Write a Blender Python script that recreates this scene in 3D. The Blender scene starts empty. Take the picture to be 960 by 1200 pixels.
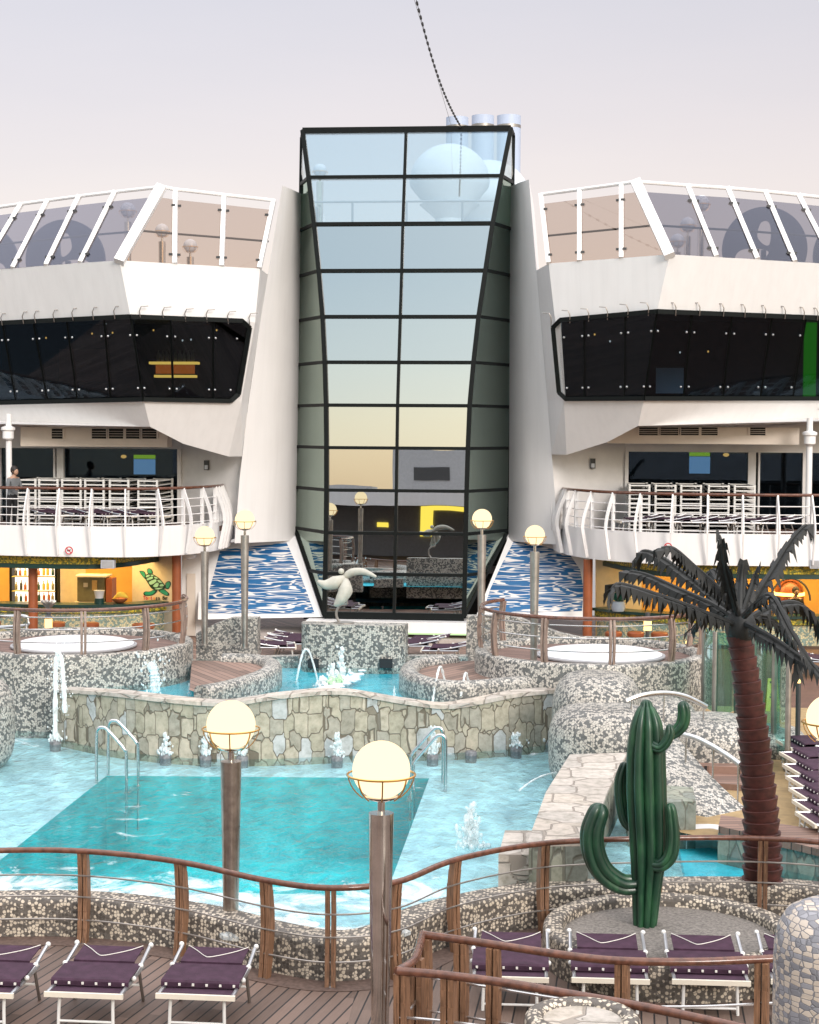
import bpy, math, random
from mathutils import Vector, Matrix
random.seed(7)
R = math.radians
sc = bpy.context.scene
col = sc.collection
H = 6.2                      # eye height above the near deck
YAW, PITCH, ROLL, FOC = R(5.5), math.atan(95/2000), R(0.35), 2000.0
CAM = Vector((0, 0, H))
_f = Vector((-math.sin(YAW)*math.cos(PITCH), math.cos(YAW)*math.cos(PITCH), -math.sin(PITCH)))
_r0 = Vector((math.cos(YAW), math.sin(YAW), 0)); _u0 = _r0.cross(_f)
_r = _r0*math.cos(ROLL) + _u0*math.sin(ROLL); _u = _u0*math.cos(ROLL) - _r0*math.sin(ROLL)

def ray(px, py): return _f + _r*((px-480)/FOC) - _u*((py-600)/FOC)
def at(px, py, Y):
    d = ray(px, py); return CAM + d*(Y/d.y)
def atz(px, py, z):
    d = ray(px, py); return CAM + d*((z-H)/d.z)
def onp(px, py, a, b, c):
    n = (b-a).cross(c-a); d = ray(px, py); return CAM + d*((a-CAM).dot(n)/d.dot(n))
def xat(px, Y): return at(px, 505, Y).x

# ---------------------------------------------------------------- mesh builder
class MB:
    def __init__(s): s.v = []; s.f = []
    def add(s, vs, fs):
        b = len(s.v); s.v += [Vector(v) for v in vs]; s.f += [[b+i for i in f] for f in fs]; return s
    def poly(s, *p): return s.add(p, [list(range(len(p)))])
    def obox(s, c, ax, ay, az):
        c = Vector(c); ax, ay, az = Vector(ax), Vector(ay), Vector(az)
        vs = [c+ax*i+ay*j+az*k for k in (-1, 1) for j in (-1, 1) for i in (-1, 1)]
        return s.add(vs, [(0,2,3,1),(4,5,7,6),(0,1,5,4),(2,6,7,3),(0,4,6,2),(1,3,7,5)])
    def box(s, c, d, rz=0):
        co, si = math.cos(rz), math.sin(rz)
        return s.obox(c, (co*d[0]/2, si*d[0]/2, 0), (-si*d[1]/2, co*d[1]/2, 0), (0, 0, d[2]/2))
    def bar(s, a, b, w, h=None, up=(0,0,1)):
        a, b = Vector(a), Vector(b); h = h or w; d = b-a
        if d.length < 1e-6: return s
        t = d.normalized(); up = Vector(up)
        sd = t.cross(up)
        if sd.length < 1e-3: sd = t.cross(Vector((0,1,0)))
        sd.normalize(); u = sd.cross(t)
        return s.obox((a+b)/2, d/2, sd*w/2, u*h/2)
    def tube(s, pts, r, n=8, closed=False, caps=True):
        pts = [Vector(p) for p in pts]; m = len(pts)
        rs = r if isinstance(r, (list, tuple)) else [r]*m
        prev = None; vs = []
        for i, p in enumerate(pts):
            if closed: t = pts[(i+1) % m]-pts[i-1]
            else: t = pts[min(i+1, m-1)]-pts[max(i-1, 0)]
            t.normalize()
            if prev is None:
                a = Vector((0,0,1)) if abs(t.z) < .9 else Vector((1,0,0))
                nrm = (a-t*a.dot(t)).normalized()
            else: nrm = (prev-t*prev.dot(t)).normalized()
            prev = nrm; bn = t.cross(nrm)
            for k in range(n):
                q = 2*math.pi*k/n; vs.append(p+(nrm*math.cos(q)+bn*math.sin(q))*rs[i])
        fs = []
        for i in range(m if closed else m-1):
            j = (i+1) % m
            for k in range(n): fs.append((i*n+k, i*n+(k+1) % n, j*n+(k+1) % n, j*n+k))
        if caps and not closed: fs += [list(range(n))[::-1], list(range((m-1)*n, m*n))]
        return s.add(vs, fs)
    def lathe(s, c, prof, n=24, cap=True):
        c = Vector(c); vs = []; fs = []
        for (r, z) in prof:
            for k in range(n):
                q = 2*math.pi*k/n; vs.append(c+Vector((r*math.cos(q), r*math.sin(q), z)))
        for i in range(len(prof)-1):
            for k in range(n): fs.append((i*n+k, i*n+(k+1) % n, (i+1)*n+(k+1) % n, (i+1)*n+k))
        if cap:
            if prof[0][0] > 1e-4: fs.append(list(range(n))[::-1])
            if prof[-1][0] > 1e-4: fs.append(list(range((len(prof)-1)*n, len(prof)*n)))
        return s.add(vs, fs)
    def sphere(s, c, r, nu=24, nv=14, sx=1, sy=1, sz=1):
        prof = []; c = Vector(c); vs = []; fs = []
        for j in range(nv+1):
            th = math.pi*j/nv
            for k in range(nu):
                q = 2*math.pi*k/nu
                vs.append(c+Vector((r*sx*math.sin(th)*math.cos(q), r*sy*math.sin(th)*math.sin(q), -r*sz*math.cos(th))))
        for j in range(nv):
            for k in range(nu): fs.append((j*nu+k, j*nu+(k+1) % nu, (j+1)*nu+(k+1) % nu, (j+1)*nu+k))
        return s.add(vs, fs)
    def prism(s, pts, z0, z1):
        n = len(pts); A = sum(pts[i][0]*pts[(i+1) % n][1]-pts[(i+1) % n][0]*pts[i][1] for i in range(n))
        if A < 0: pts = pts[::-1]
        vs = [(p[0], p[1], z0) for p in pts]+[(p[0], p[1], z1) for p in pts]
        return s.add(vs, [list(range(n))[::-1], list(range(n, 2*n))]+[(i, (i+1) % n, n+(i+1) % n, n+i) for i in range(n)])
    def plate(s, pts, off):
        n = len(pts); off = Vector(off); pts = [Vector(p) for p in pts]
        return s.add(pts+[p+off for p in pts], [list(range(n)), list(range(n, 2*n))[::-1]]+[(i, n+i, n+(i+1) % n, (i+1) % n) for i in range(n)])
    def sweep(s, path, prof, closed=False):
        path = [Vector(p) for p in path]; m = len(path); n = len(prof); vs = []
        for i, p in enumerate(path):
            if closed: t = path[(i+1) % m]-path[i-1]
            else: t = path[min(i+1, m-1)]-path[max(i-1, 0)]
            t.z = 0; t.normalize(); nl = Vector((-t.y, t.x, 0))
            pr = prof(i/(m-1)) if callable(prof) else prof
            n = len(pr)
            for (d, h) in pr: vs.append(p+nl*d+Vector((0, 0, h)))
        fs = []
        for i in range(m if closed else m-1):
            j = (i+1) % m
            for k in range(n): fs.append((i*n+k, i*n+(k+1) % n, j*n+(k+1) % n, j*n+k))
        if not closed: fs += [list(range(n))[::-1], list(range((m-1)*n, m*n))]
        return s.add(vs, fs)
    def build(s, name, m, parent=None, off=None, smooth=40, recalc=True):
        me = bpy.data.meshes.new(name)
        o = Vector(off) if off is not None else (parent_base(parent) if parent else Vector((0,0,0)))
        me.from_pydata([tuple(v-o) for v in s.v], [], s.f)
        if recalc:
            import bmesh
            bm = bmesh.new(); bm.from_mesh(me); bmesh.ops.recalc_face_normals(bm, faces=bm.faces); bm.to_mesh(me); bm.free()
        me.materials.append(m)
        if smooth:
            for p in me.polygons: p.use_smooth = True
            me.set_sharp_from_angle(angle=R(smooth))
        me.update()
        ob = bpy.data.objects.new(name, me); col.objects.link(ob)
        if parent: ob.parent = parent
        elif off is not None: ob.location = o
        return ob

BASE = {}
def parent_base(p):
    while p is not None:
        if p.name in BASE: return BASE[p.name]
        p = p.parent
    return Vector((0,0,0))

def tag(o, label=None, cat=None, group=None, kind=None):
    if label: o['label'] = label
    if cat: o['category'] = cat
    if group: o['group'] = group
    if kind: o['kind'] = kind
    return o
def thing(name, label, cat, loc=(0,0,0), rz=0, group=None, world=False):
    """an Empty at the thing's base; world=True: parts are given in world coordinates"""
    o = bpy.data.objects.new(name, None); col.objects.link(o); o.empty_display_size = .2
    o.location = loc; o.rotation_euler = (0, 0, rz); tag(o, label, cat, group)
    if world: BASE[o.name] = Vector(loc)
    return o
def solo(name, mb, m, label, cat, group=None, base=None, smooth=40):
    if base is None:
        xs = [v.x for v in mb.v]; ys = [v.y for v in mb.v]; zs = [v.z for v in mb.v]
        base = ((min(xs)+max(xs))/2, (min(ys)+max(ys))/2, min(zs))
    o = mb.build(name, m, off=base, smooth=smooth); return tag(o, label, cat, group)
def struct(name, mb, m, kind='structure', smooth=40):
    return tag(mb.build(name, m, off=(0,0,0), smooth=smooth), kind=kind)
def copy_tree(o, parent=None):
    c = o.copy(); col.objects.link(c)
    if parent: c.parent = parent
    for ch in list(o.children): copy_tree(ch, c)
    return c
def smooth_path(pts, k=6, closed=False):
    pts = [Vector(p) for p in pts]; n = len(pts); out = []
    for i in range(n if closed else n-1):
        g = (lambda q: pts[q % n]) if closed else (lambda q: pts[max(0, min(n-1, q))])
        p0, p1, p2, p3 = g(i-1), g(i), g(i+1), g(i+2)
        for j in range(k):
            t = j/k
            out.append(.5*((2*p1)+(p2-p0)*t+(2*p0-5*p1+4*p2-p3)*t*t+(3*p1-p0-3*p2+p3)*t**3))
    if not closed: out.append(pts[-1])
    return out
def arc(c, r, a0, a1, n, z=0):
    return [Vector((c[0]+r*math.cos(R(a0+(a1-a0)*i/n)), c[1]+r*math.sin(R(a0+(a1-a0)*i/n)), z)) for i in range(n+1)]
def lerp(a, b, t): return a+(b-a)*t
def along(path, s):
    """point and tangent at arc length s"""
    for i in range(len(path)-1):
        L = (path[i+1]-path[i]).length
        if s <= L or i == len(path)-2:
            return lerp(path[i], path[i+1], s/L), (path[i+1]-path[i]).normalized()
        s -= L
def plen(path): return sum((path[i+1]-path[i]).length for i in range(len(path)-1))

# ---------------------------------------------------------------- materials
M = {}
def nt(name):
    m = bpy.data.materials.new(name); m.use_nodes = True; t = m.node_tree; t.nodes.clear()
    o = t.nodes.new('ShaderNodeOutputMaterial'); return m, t, o
def N(t, kind, **kw):
    n = t.nodes.new(kind)
    for k, v in kw.items():
        if k in n.inputs: n.inputs[k].default_value = v
        else: setattr(n, k, v)
    return n
def L(t, a, b): t.links.new(a, b)
def ramp(t, stops, interp='LINEAR'):
    r = t.nodes.new('ShaderNodeValToRGB'); r.color_ramp.interpolation = interp
    e = r.color_ramp.elements
    while len(e) < len(stops): e.new(.5)
    for i, (p, c) in enumerate(stops):
        e[i].position = p; e[i].color = c if len(c) == 4 else (*c, 1)
    return r
def coord(t, scale=(1,1,1), rot=(0,0,0), src='Object', loc=(0,0,0)):
    c = t.nodes.new('ShaderNodeTexCoord'); mp = t.nodes.new('ShaderNodeMapping')
    mp.inputs['Scale'].default_value = scale; mp.inputs['Rotation'].default_value = rot; mp.inputs['Location'].default_value = loc
    L(t, c.outputs[src], mp.inputs[0]); return mp.outputs[0]
def plain(name, c, rough=.5, metal=0, var=.12, nscale=6, bump=0, spec=.5, rvar=.15, coat=0):
    m, t, o = nt(name)
    b = N(t, 'ShaderNodeBsdfPrincipled', Roughness=rough, Metallic=metal)
    b.inputs['Specular IOR Level'].default_value = spec; b.inputs['Coat Weight'].default_value = coat
    n = N(t, 'ShaderNodeTexNoise', Scale=nscale, Detail=5.0, Roughness=.62); L(t, coord(t), n.inputs['Vector'])
    lo = tuple(max(0, x*(1-var)) for x in c); hi = tuple(min(1, x*(1+var*.6)) for x in c)
    r = ramp(t, [(.3, lo), (.7, hi)]); L(t, n.outputs[0], r.inputs[0]); L(t, r.outputs[0], b.inputs['Base Color'])
    rr = N(t, 'ShaderNodeMapRange'); rr.inputs['To Min'].default_value = max(.02, rough-rvar*.5); rr.inputs['To Max'].default_value = min(1, rough+rvar*.5)
    L(t, n.outputs[0], rr.inputs[0]); L(t, rr.outputs[0], b.inputs['Roughness'])
    if bump:
        n2 = N(t, 'ShaderNodeTexNoise', Scale=nscale*8, Detail=3.0); L(t, coord(t), n2.inputs['Vector'])
        bp = N(t, 'ShaderNodeBump', Strength=bump, Distance=.01); L(t, n2.outputs[0], bp.inputs['Height']); L(t, bp.outputs[0], b.inputs['Normal'])
    L(t, b.outputs[0], o.inputs[0]); M[name] = m; return m
def emit(name, c, s):
    m, t, o = nt(name); e = N(t, 'ShaderNodeEmission', Color=(*c, 1), Strength=s); L(t, e.outputs[0], o.inputs[0]); M[name] = m; return m
def mosaic(name, dark, light, cell, frac, soft=.9, dots=False, stretch=(1,1,1)):
    """round-cornered tesserae of two tones set in grout"""
    m, t, o = nt(name)
    b = N(t, 'ShaderNodeBsdfPrincipled', Roughness=.45)
    co = coord(t, tuple(s/cell for s in stretch))
    v = N(t, 'ShaderNodeTexVoronoi', Randomness=soft); v.inputs['Scale'].default_value = 1; L(t, co, v.inputs['Vector'])
    sep = N(t, 'ShaderNodeSeparateColor'); L(t, v.outputs['Color'], sep.inputs[0])
    cl = N(t, 'ShaderNodeTexNoise', Scale=.35, Detail=1.0); L(t, co, cl.inputs['Vector'])
    ad = N(t, 'ShaderNodeMath', operation='MULTIPLY_ADD'); ad.inputs[1].default_value = .12; L(t, cl.outputs[0], ad.inputs[0]); L(t, sep.outputs[0], ad.inputs[2])
    r = ramp(t, [(0, tuple(x*.75 for x in dark)), (frac*.55, dark), (frac, light), (min(.99, frac+.25), tuple(min(1, x*1.12) for x in light))], 'CONSTANT')
    sb = N(t, 'ShaderNodeMath', operation='SUBTRACT'); sb.inputs[1].default_value = .06; L(t, ad.outputs[0], sb.inputs[0]); L(t, sb.outputs[0], r.inputs[0])
    v2 = N(t, 'ShaderNodeTexVoronoi', feature='DISTANCE_TO_EDGE', Randomness=soft); v2.inputs['Scale'].default_value = 1; L(t, co, v2.inputs['Vector'])
    g = ramp(t, [(.02, (0,0,0)), (.09, (1,1,1))]); L(t, v2.outputs[0], g.inputs[0])
    dirt = N(t, 'ShaderNodeTexNoise', Scale=.9, Detail=4.0); L(t, coord(t), dirt.inputs['Vector'])
    dr = ramp(t, [(.3, (.70,.68,.65)), (.65, (1,1,1))]); L(t, dirt.outputs[0], dr.inputs[0])
    mul = N(t, 'ShaderNodeMix', data_type='RGBA', blend_type='MULTIPLY'); mul.inputs[0].default_value = 1
    L(t, r.outputs[0], mul.inputs[6]); L(t, dr.outputs[0], mul.inputs[7])
    mx = N(t, 'ShaderNodeMix', data_type='RGBA'); L(t, g.outputs[0], mx.inputs[0])
    mx.inputs[6].default_value = (*[x*.5+.03 for x in dark], 1); L(t, mul.outputs[2], mx.inputs[7])
    if dots:                                   # round pebbles: only the cell centre keeps the pale tone
        dk = ramp(t, [(.46, (1,1,1)), (.58, (0,0,0))]); L(t, v.outputs['Distance'], dk.inputs[0])
        m3 = N(t, 'ShaderNodeMix', data_type='RGBA'); L(t, dk.outputs[0], m3.inputs[0]); m3.inputs[6].default_value = (*dark, 1); L(t, mx.outputs[2], m3.inputs[7]); L(t, m3.outputs[2], b.inputs['Base Color'])
    else: L(t, mx.outputs[2], b.inputs['Base Color'])
    bp = N(t, 'ShaderNodeBump', Strength=.5, Distance=.01); L(t, g.outputs[0], bp.inputs['Height']); L(t, bp.outputs[0], b.inputs['Normal'])
    L(t, b.outputs[0], o.inputs[0]); M[name] = m; return m
def planks(name, c, rz, width, groove=.09, var=.35, rough=.6):
    m, t, o = nt(name); b = N(t, 'ShaderNodeBsdfPrincipled', Roughness=rough)
    co = coord(t, rot=(0, 0, rz)); sp = N(t, 'ShaderNodeSeparateXYZ'); L(t, co, sp.inputs[0])
    d = N(t, 'ShaderNodeMath', operation='DIVIDE'); d.inputs[1].default_value = width; L(t, sp.outputs[0], d.inputs[0])
    fl = N(t, 'ShaderNodeMath', operation='FLOOR'); L(t, d.outputs[0], fl.inputs[0])
    fr = N(t, 'ShaderNodeMath', operation='FRACT'); L(t, d.outputs[0], fr.inputs[0])
    # boards are 2.4 m long, each row shifted
    wn0 = N(t, 'ShaderNodeTexWhiteNoise', noise_dimensions='1D'); L(t, fl.outputs[0], wn0.inputs['W'])
    ya = N(t, 'ShaderNodeMath', operation='MULTIPLY_ADD'); ya.inputs[1].default_value = 1/2.4; L(t, sp.outputs[1], ya.inputs[0]); L(t, wn0.outputs['Value'], ya.inputs[2])
    fy = N(t, 'ShaderNodeMath', operation='FLOOR'); L(t, ya.outputs[0], fy.inputs[0])
    cb = N(t, 'ShaderNodeCombineXYZ'); L(t, fl.outputs[0], cb.inputs[0]); L(t, fy.outputs[0], cb.inputs[1])
    wn = N(t, 'ShaderNodeTexWhiteNoise', noise_dimensions='3D'); L(t, cb.outputs[0], wn.inputs['Vector'])
    gr = N(t, 'ShaderNodeTexNoise', Scale=1, Detail=6.0, Roughness=.65)
    mp = N(t, 'ShaderNodeMapping'); mp.inputs['Scale'].default_value = (45, 2.5, 20); L(t, co, mp.inputs[0]); L(t, mp.outputs[0], gr.inputs['Vector'])
    a = N(t, 'ShaderNodeMath', operation='MULTIPLY_ADD'); a.inputs[1].default_value = .55; L(t, gr.outputs[0], a.inputs[0])
    h = N(t, 'ShaderNodeMath', operation='MULTIPLY'); h.inputs[1].default_value = .5; L(t, wn.outputs['Value'], h.inputs[0]); L(t, h.outputs[0], a.inputs[2])
    r = ramp(t, [(.2, tuple(x*(1-var) for x in c)), (.75, tuple(x*(1+var) for x in c))]); L(t, a.outputs[0], r.inputs[0])
    gm = N(t, 'ShaderNodeMath', operation='GREATER_THAN'); gm.inputs[1].default_value = groove; L(t, fr.outputs[0], gm.inputs[0])
    mx = N(t, 'ShaderNodeMix', data_type='RGBA'); L(t, gm.outputs[0], mx.inputs[0]); mx.inputs[6].default_value = (.012,.01,.01,1); L(t, r.outputs[0], mx.inputs[7])
    L(t, mx.outputs[2], b.inputs['Base Color'])
    bp = N(t, 'ShaderNodeBump', Strength=.5, Distance=.008); L(t, gm.outputs[0], bp.inputs['Height']); L(t, bp.outputs[0], b.inputs['Normal'])
    L(t, b.outputs[0], o.inputs[0]); M[name] = m; return m
def woodgrain(name, c, rough=.4, stretch=(30, 30, 2), var=.4, coat=.2):
    m, t, o = nt(name); b = N(t, 'ShaderNodeBsdfPrincipled', Roughness=rough); b.inputs['Coat Weight'].default_value = coat
    n = N(t, 'ShaderNodeTexNoise', Scale=1, Detail=5.0); L(t, coord(t, stretch), n.inputs['Vector'])
    r = ramp(t, [(.3, tuple(x*(1-var) for x in c)), (.7, tuple(x*(1+var) for x in c))]); L(t, n.outputs[0], r.inputs[0])
    L(t, r.outputs[0], b.inputs['Base Color']); L(t, b.outputs[0], o.inputs[0]); M[name] = m; return m
def stones(name, cols, sx, sz, joint=(.10,.085,.06), rnd=.85, bump=.6):
    """irregular cut stone slabs with dark open joints"""
    m, t, o = nt(name); b = N(t, 'ShaderNodeBsdfPrincipled', Roughness=.75)
    co = coord(t, (1/sx, 1/sx, 1/sz))
    wob = N(t, 'ShaderNodeTexNoise', Scale=1.3, Detail=2.0); L(t, co, wob.inputs['Vector'])
    vm = N(t, 'ShaderNodeVectorMath', operation='MULTIPLY_ADD'); vm.inputs[1].default_value = (.16,.16,.16); L(t, wob.outputs['Color'], vm.inputs[0]); L(t, co, vm.inputs[2])
    v = N(t, 'ShaderNodeTexVoronoi', distance='CHEBYCHEV', Randomness=rnd); v.inputs['Scale'].default_value = 1; L(t, vm.outputs[0], v.inputs['Vector'])
    v1 = N(t, 'ShaderNodeTexVoronoi', feature='F2', distance='CHEBYCHEV', Randomness=rnd); v1.inputs['Scale'].default_value = 1; L(t, vm.outputs[0], v1.inputs['Vector'])
    df = N(t, 'ShaderNodeMath', operation='SUBTRACT'); L(t, v1.outputs['Distance'], df.inputs[0]); L(t, v.outputs['Distance'], df.inputs[1])
    sep = N(t, 'ShaderNodeSeparateColor'); L(t, v.outputs['Color'], sep.inputs[0])
    r = ramp(t, [(i/len(cols), c) for i, c in enumerate(cols)], 'CONSTANT'); L(t, sep.outputs[0], r.inputs[0])
    n = N(t, 'ShaderNodeTexNoise', Scale=7, Detail=6.0, Roughness=.65); L(t, coord(t), n.inputs['Vector'])
    nr = ramp(t, [(.28, (.55,.55,.5)), (.5, (.9,.9,.88)), (.72, (1.15,1.12,1.1))]); L(t, n.outputs[0], nr.inputs[0])
    mu = N(t, 'ShaderNodeMix', data_type='RGBA', blend_type='MULTIPLY'); mu.inputs[0].default_value = 1; L(t, r.outputs[0], mu.inputs[6]); L(t, nr.outputs[0], mu.inputs[7])
    j = ramp(t, [(.02, (0,0,0)), (.055, (1,1,1))]); L(t, df.outputs[0], j.inputs[0])
    mx = N(t, 'ShaderNodeMix', data_type='RGBA'); L(t, j.outputs[0], mx.inputs[0]); mx.inputs[6].default_value = (*joint, 1); L(t, mu.outputs[2], mx.inputs[7])
    L(t, mx.outputs[2], b.inputs['Base Color'])
    hm = N(t, 'ShaderNodeMath', operation='MULTIPLY_ADD'); hm.inputs[1].default_value = .4; L(t, n.outputs[0], hm.inputs[0]); L(t, j.outputs[0], hm.inputs[2])
    bp = N(t, 'ShaderNodeBump', Strength=bump, Distance=.03); L(t, hm.outputs[0], bp.inputs['Height']); L(t, bp.outputs[0], b.inputs['Normal'])
    L(t, b.outputs[0], o.inputs[0]); M[name] = m; return m
def glass(name, tint, refl, rcol=(1,1,1), rough=.0, fres=True, ior=1.5, absorb=0):
    """sheet glass: tinted see-through plus a coated mirror share"""
    m, t, o = nt(name)
    tr = N(t, 'ShaderNodeBsdfTransparent', Color=(*tint, 1)); g = N(t, 'ShaderNodeBsdfGlossy', Color=(*rcol, 1), Roughness=rough)
    mx = N(t, 'ShaderNodeMixShader')
    if fres:
        lw = N(t, 'ShaderNodeLayerWeight', Blend=.5); pw = N(t, 'ShaderNodeMath', operation='POWER'); pw.inputs[1].default_value = 4.5; L(t, lw.outputs['Facing'], pw.inputs[0])
        mr = N(t, 'ShaderNodeMapRange'); mr.inputs['To Min'].default_value = refl; L(t, pw.outputs[0], mr.inputs[0])
        L(t, mr.outputs[0], mx.inputs[0])
    else: mx.inputs[0].default_value = refl
    if rough == 0:
        n = N(t, 'ShaderNodeTexNoise', Scale=.7, Detail=1.0); L(t, coord(t), n.inputs['Vector'])
        bp = N(t, 'ShaderNodeBump', Strength=.06, Distance=.02); L(t, n.outputs[0], bp.inputs['Height']); L(t, bp.outputs[0], g.inputs['Normal'])
    L(t, tr.outputs[0], mx.inputs[1]); L(t, g.outputs[0], mx.inputs[2]); L(t, mx.outputs[0], o.inputs[0]); M[name] = m; return m
def water(name, tint, scale, foam=None, bump=.35, fcol=(.82,.88,.9), foamscale=1.1):
    """rippled water sheet: tinted see-through + fresnel mirror; foam = list of (axis value, width, density) bands"""
    m, t, o = nt(name)
    co = coord(t, (1, .55, 1))
    n = N(t, 'ShaderNodeTexNoise', Scale=scale, Detail=4.0, Roughness=.6, Distortion=.5); L(t, co, n.inputs['Vector'])
    n2 = N(t, 'ShaderNodeTexNoise', Scale=scale*3.3, Detail=2.0); L(t, co, n2.inputs['Vector'])
    h = N(t, 'ShaderNodeMath', operation='MULTIPLY_ADD'); h.inputs[1].default_value = .35; L(t, n2.outputs[0], h.inputs[0]); L(t, n.outputs[0], h.inputs[2])
    bp = N(t, 'ShaderNodeBump', Strength=bump, Distance=.05); L(t, h.outputs[0], bp.inputs['Height'])
    tr = N(t, 'ShaderNodeBsdfTransparent')
    tc = ramp(t, [(.36, tuple(x*.80 for x in tint)), (.60, tuple(min(1, x*1.06) for x in tint))]); L(t, n.outputs[0], tc.inputs[0]); L(t, tc.outputs[0], tr.inputs[0])
    g = N(t, 'ShaderNodeBsdfGlossy', Roughness=.06); L(t, bp.outputs[0], g.inputs['Normal'])
    fr = N(t, 'ShaderNodeLayerWeight', Blend=.5); L(t, bp.outputs[0], fr.inputs['Normal'])
    pw = N(t, 'ShaderNodeMath', operation='POWER'); pw.inputs[1].default_value = 5; L(t, fr.outputs['Facing'], pw.inputs[0])
    mx = N(t, 'ShaderNodeMixShader'); L(t, pw.outputs[0], mx.inputs[0]); L(t, tr.outputs[0], mx.inputs[1]); L(t, g.outputs[0], mx.inputs[2])
    out = mx.outputs[0]
    if foam:
        d = N(t, 'ShaderNodeBsdfDiffuse', Color=(*fcol, 1))
        fn = N(t, 'ShaderNodeTexNoise', Scale=foamscale, Detail=7.0, Roughness=.7, Distortion=1.2); L(t, coord(t), fn.inputs['Vector'])
        sp = N(t, 'ShaderNodeSeparateXYZ'); L(t, coord(t), sp.inputs[0])
        tot = None
        for (ax, v, w, dens) in foam:
            s1 = N(t, 'ShaderNodeMath', operation='SUBTRACT'); L(t, sp.outputs[ax], s1.inputs[0]); s1.inputs[1].default_value = v
            a1 = N(t, 'ShaderNodeMath', operation='ABSOLUTE'); L(t, s1.outputs[0], a1.inputs[0])
            m1 = N(t, 'ShaderNodeMapRange', interpolation_type='SMOOTHSTEP'); m1.inputs['From Max'].default_value = w; m1.inputs['To Min'].default_value = dens; m1.inputs['To Max'].default_value = 0; L(t, a1.outputs[0], m1.inputs[0])
            if tot is None: tot = m1.outputs[0]
            else:
                q = N(t, 'ShaderNodeMath', operation='MAXIMUM'); L(t, tot, q.inputs[0]); L(t, m1.outputs[0], q.inputs[1]); tot = q.outputs[0]
        ad = N(t, 'ShaderNodeMath', operation='ADD'); L(t, fn.outputs[0], ad.inputs[0]); L(t, tot, ad.inputs[1])
        fr2 = ramp(t, [(.67, (0,0,0)), (.85, (1,1,1))]); L(t, ad.outputs[0], fr2.inputs[0])
        sc_ = N(t, 'ShaderNodeMath', operation='MULTIPLY'); sc_.inputs[1].default_value = .85; L(t, fr2.outputs[0], sc_.inputs[0])
        m2 = N(t, 'ShaderNodeMixShader'); L(t, sc_.outputs[0], m2.inputs[0]); L(t, out, m2.inputs[1]); L(t, d.outputs[0], m2.inputs[2]); out = m2.outputs[0]
    L(t, out, o.inputs[0]); M[name] = m; return m
def foamy(name, c=(.85,.92,.93), alpha=.75, glow=None):
    m, t, o = nt(name); d = N(t, 'ShaderNodeBsdfPrincipled', Roughness=.25); d.inputs['Base Color'].default_value = (*c, 1)
    tr = N(t, 'ShaderNodeBsdfTransparent'); mx = N(t, 'ShaderNodeMixShader')
    n = N(t, 'ShaderNodeTexNoise', Scale=14, Detail=4.0); L(t, coord(t, (1,1,.45)), n.inputs['Vector'])
    r = ramp(t, [(.35, (alpha*.35,)*3), (.6, (alpha,)*3)]); L(t, n.outputs[0], r.inputs[0]); L(t, r.outputs[0], mx.inputs[0])
    L(t, tr.outputs[0], mx.inputs[1]); L(t, d.outputs[0], mx.inputs[2]); L(t, mx.outputs[0], o.inputs[0]); M[name] = m; return m

def ship_paint(name, c):
    m, t, o = nt(name); b = N(t, 'ShaderNodeBsdfPrincipled', Roughness=.38)
    n = N(t, 'ShaderNodeTexNoise', Scale=1, Detail=6.0, Roughness=.6); L(t, coord(t, (5, 5, .35)), n.inputs['Vector'])
    r = ramp(t, [(.25, tuple(x*.95 for x in c)), (.52, c), (.8, tuple(min(1, x*1.03) for x in c))]); L(t, n.outputs[0], r.inputs[0])
    n2 = N(t, 'ShaderNodeTexNoise', Scale=.9, Detail=3.0); L(t, coord(t), n2.inputs['Vector'])
    r2 = ramp(t, [(.3, (.97,.967,.965)), (.6, (1,1,1))]); L(t, n2.outputs[0], r2.inputs[0])
    mu = N(t, 'ShaderNodeMix', data_type='RGBA', blend_type='MULTIPLY'); mu.inputs[0].default_value = 1; L(t, r.outputs[0], mu.inputs[6]); L(t, r2.outputs[0], mu.inputs[7])
    bp = N(t, 'ShaderNodeBump', Strength=.12, Distance=.03); L(t, n2.outputs[0], bp.inputs['Height']); L(t, bp.outputs[0], b.inputs['Normal'])
    L(t, mu.outputs[2], b.inputs['Base Color']); L(t, b.outputs[0], o.inputs[0]); M[name] = m
ship_paint('white_paint', (.82,.81,.805))
plain('white_matt', (.75,.735,.725), .6, var=.08, nscale=2)
plain('beige_paint', (.66,.58,.50), .55, var=.08, nscale=2)
plain('grey_paint', (.36,.36,.37), .5, var=.1)
plain('dark_grey', (.05,.052,.055), .5)
plain('black_frame', (.006,.008,.008), .5, spec=.15)
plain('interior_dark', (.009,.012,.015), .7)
plain('steel', (.62,.62,.62), .22, metal=1, var=.1)
plain('bronze_steel', (.70,.65,.60), .12, metal=1, var=.25, nscale=3)
plain('dull_steel', (.40,.37,.34), .42, metal=.9, var=.25, nscale=4)
plain('brass', (.75,.42,.12), .3, metal=1)
plain('alu', (.60,.61,.63), .30, metal=.9)
plain('alu_white', (.72,.71,.68), .4, var=.06)
plain('cream_plastic', (.72,.66,.55), .4, var=.06)
plain('purple_fabric', (.060,.030,.050), .8, var=.3, nscale=9, bump=.3, spec=.2)
plain('dark_fabric', (.030,.026,.030), .85, var=.2, bump=.2, spec=.2)
plain('cord_white', (.75,.72,.66), .7)
plain('rust_column', (.30,.085,.030), .4, var=.2, nscale=3)
plain('orange_wall', (.75,.42,.10), .6, var=.15, nscale=1.5)
plain('cream_wall', (.74,.62,.42), .6, var=.08)
plain('sign_panel', (.66,.58,.46), .6, var=.08)
plain('yellow_plastic', (.62,.50,.09), .45, var=.1)
plain('dark_green', (.008,.045,.038), .3)
plain('teal_green', (.015,.30,.22), .45, var=.15)
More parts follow.
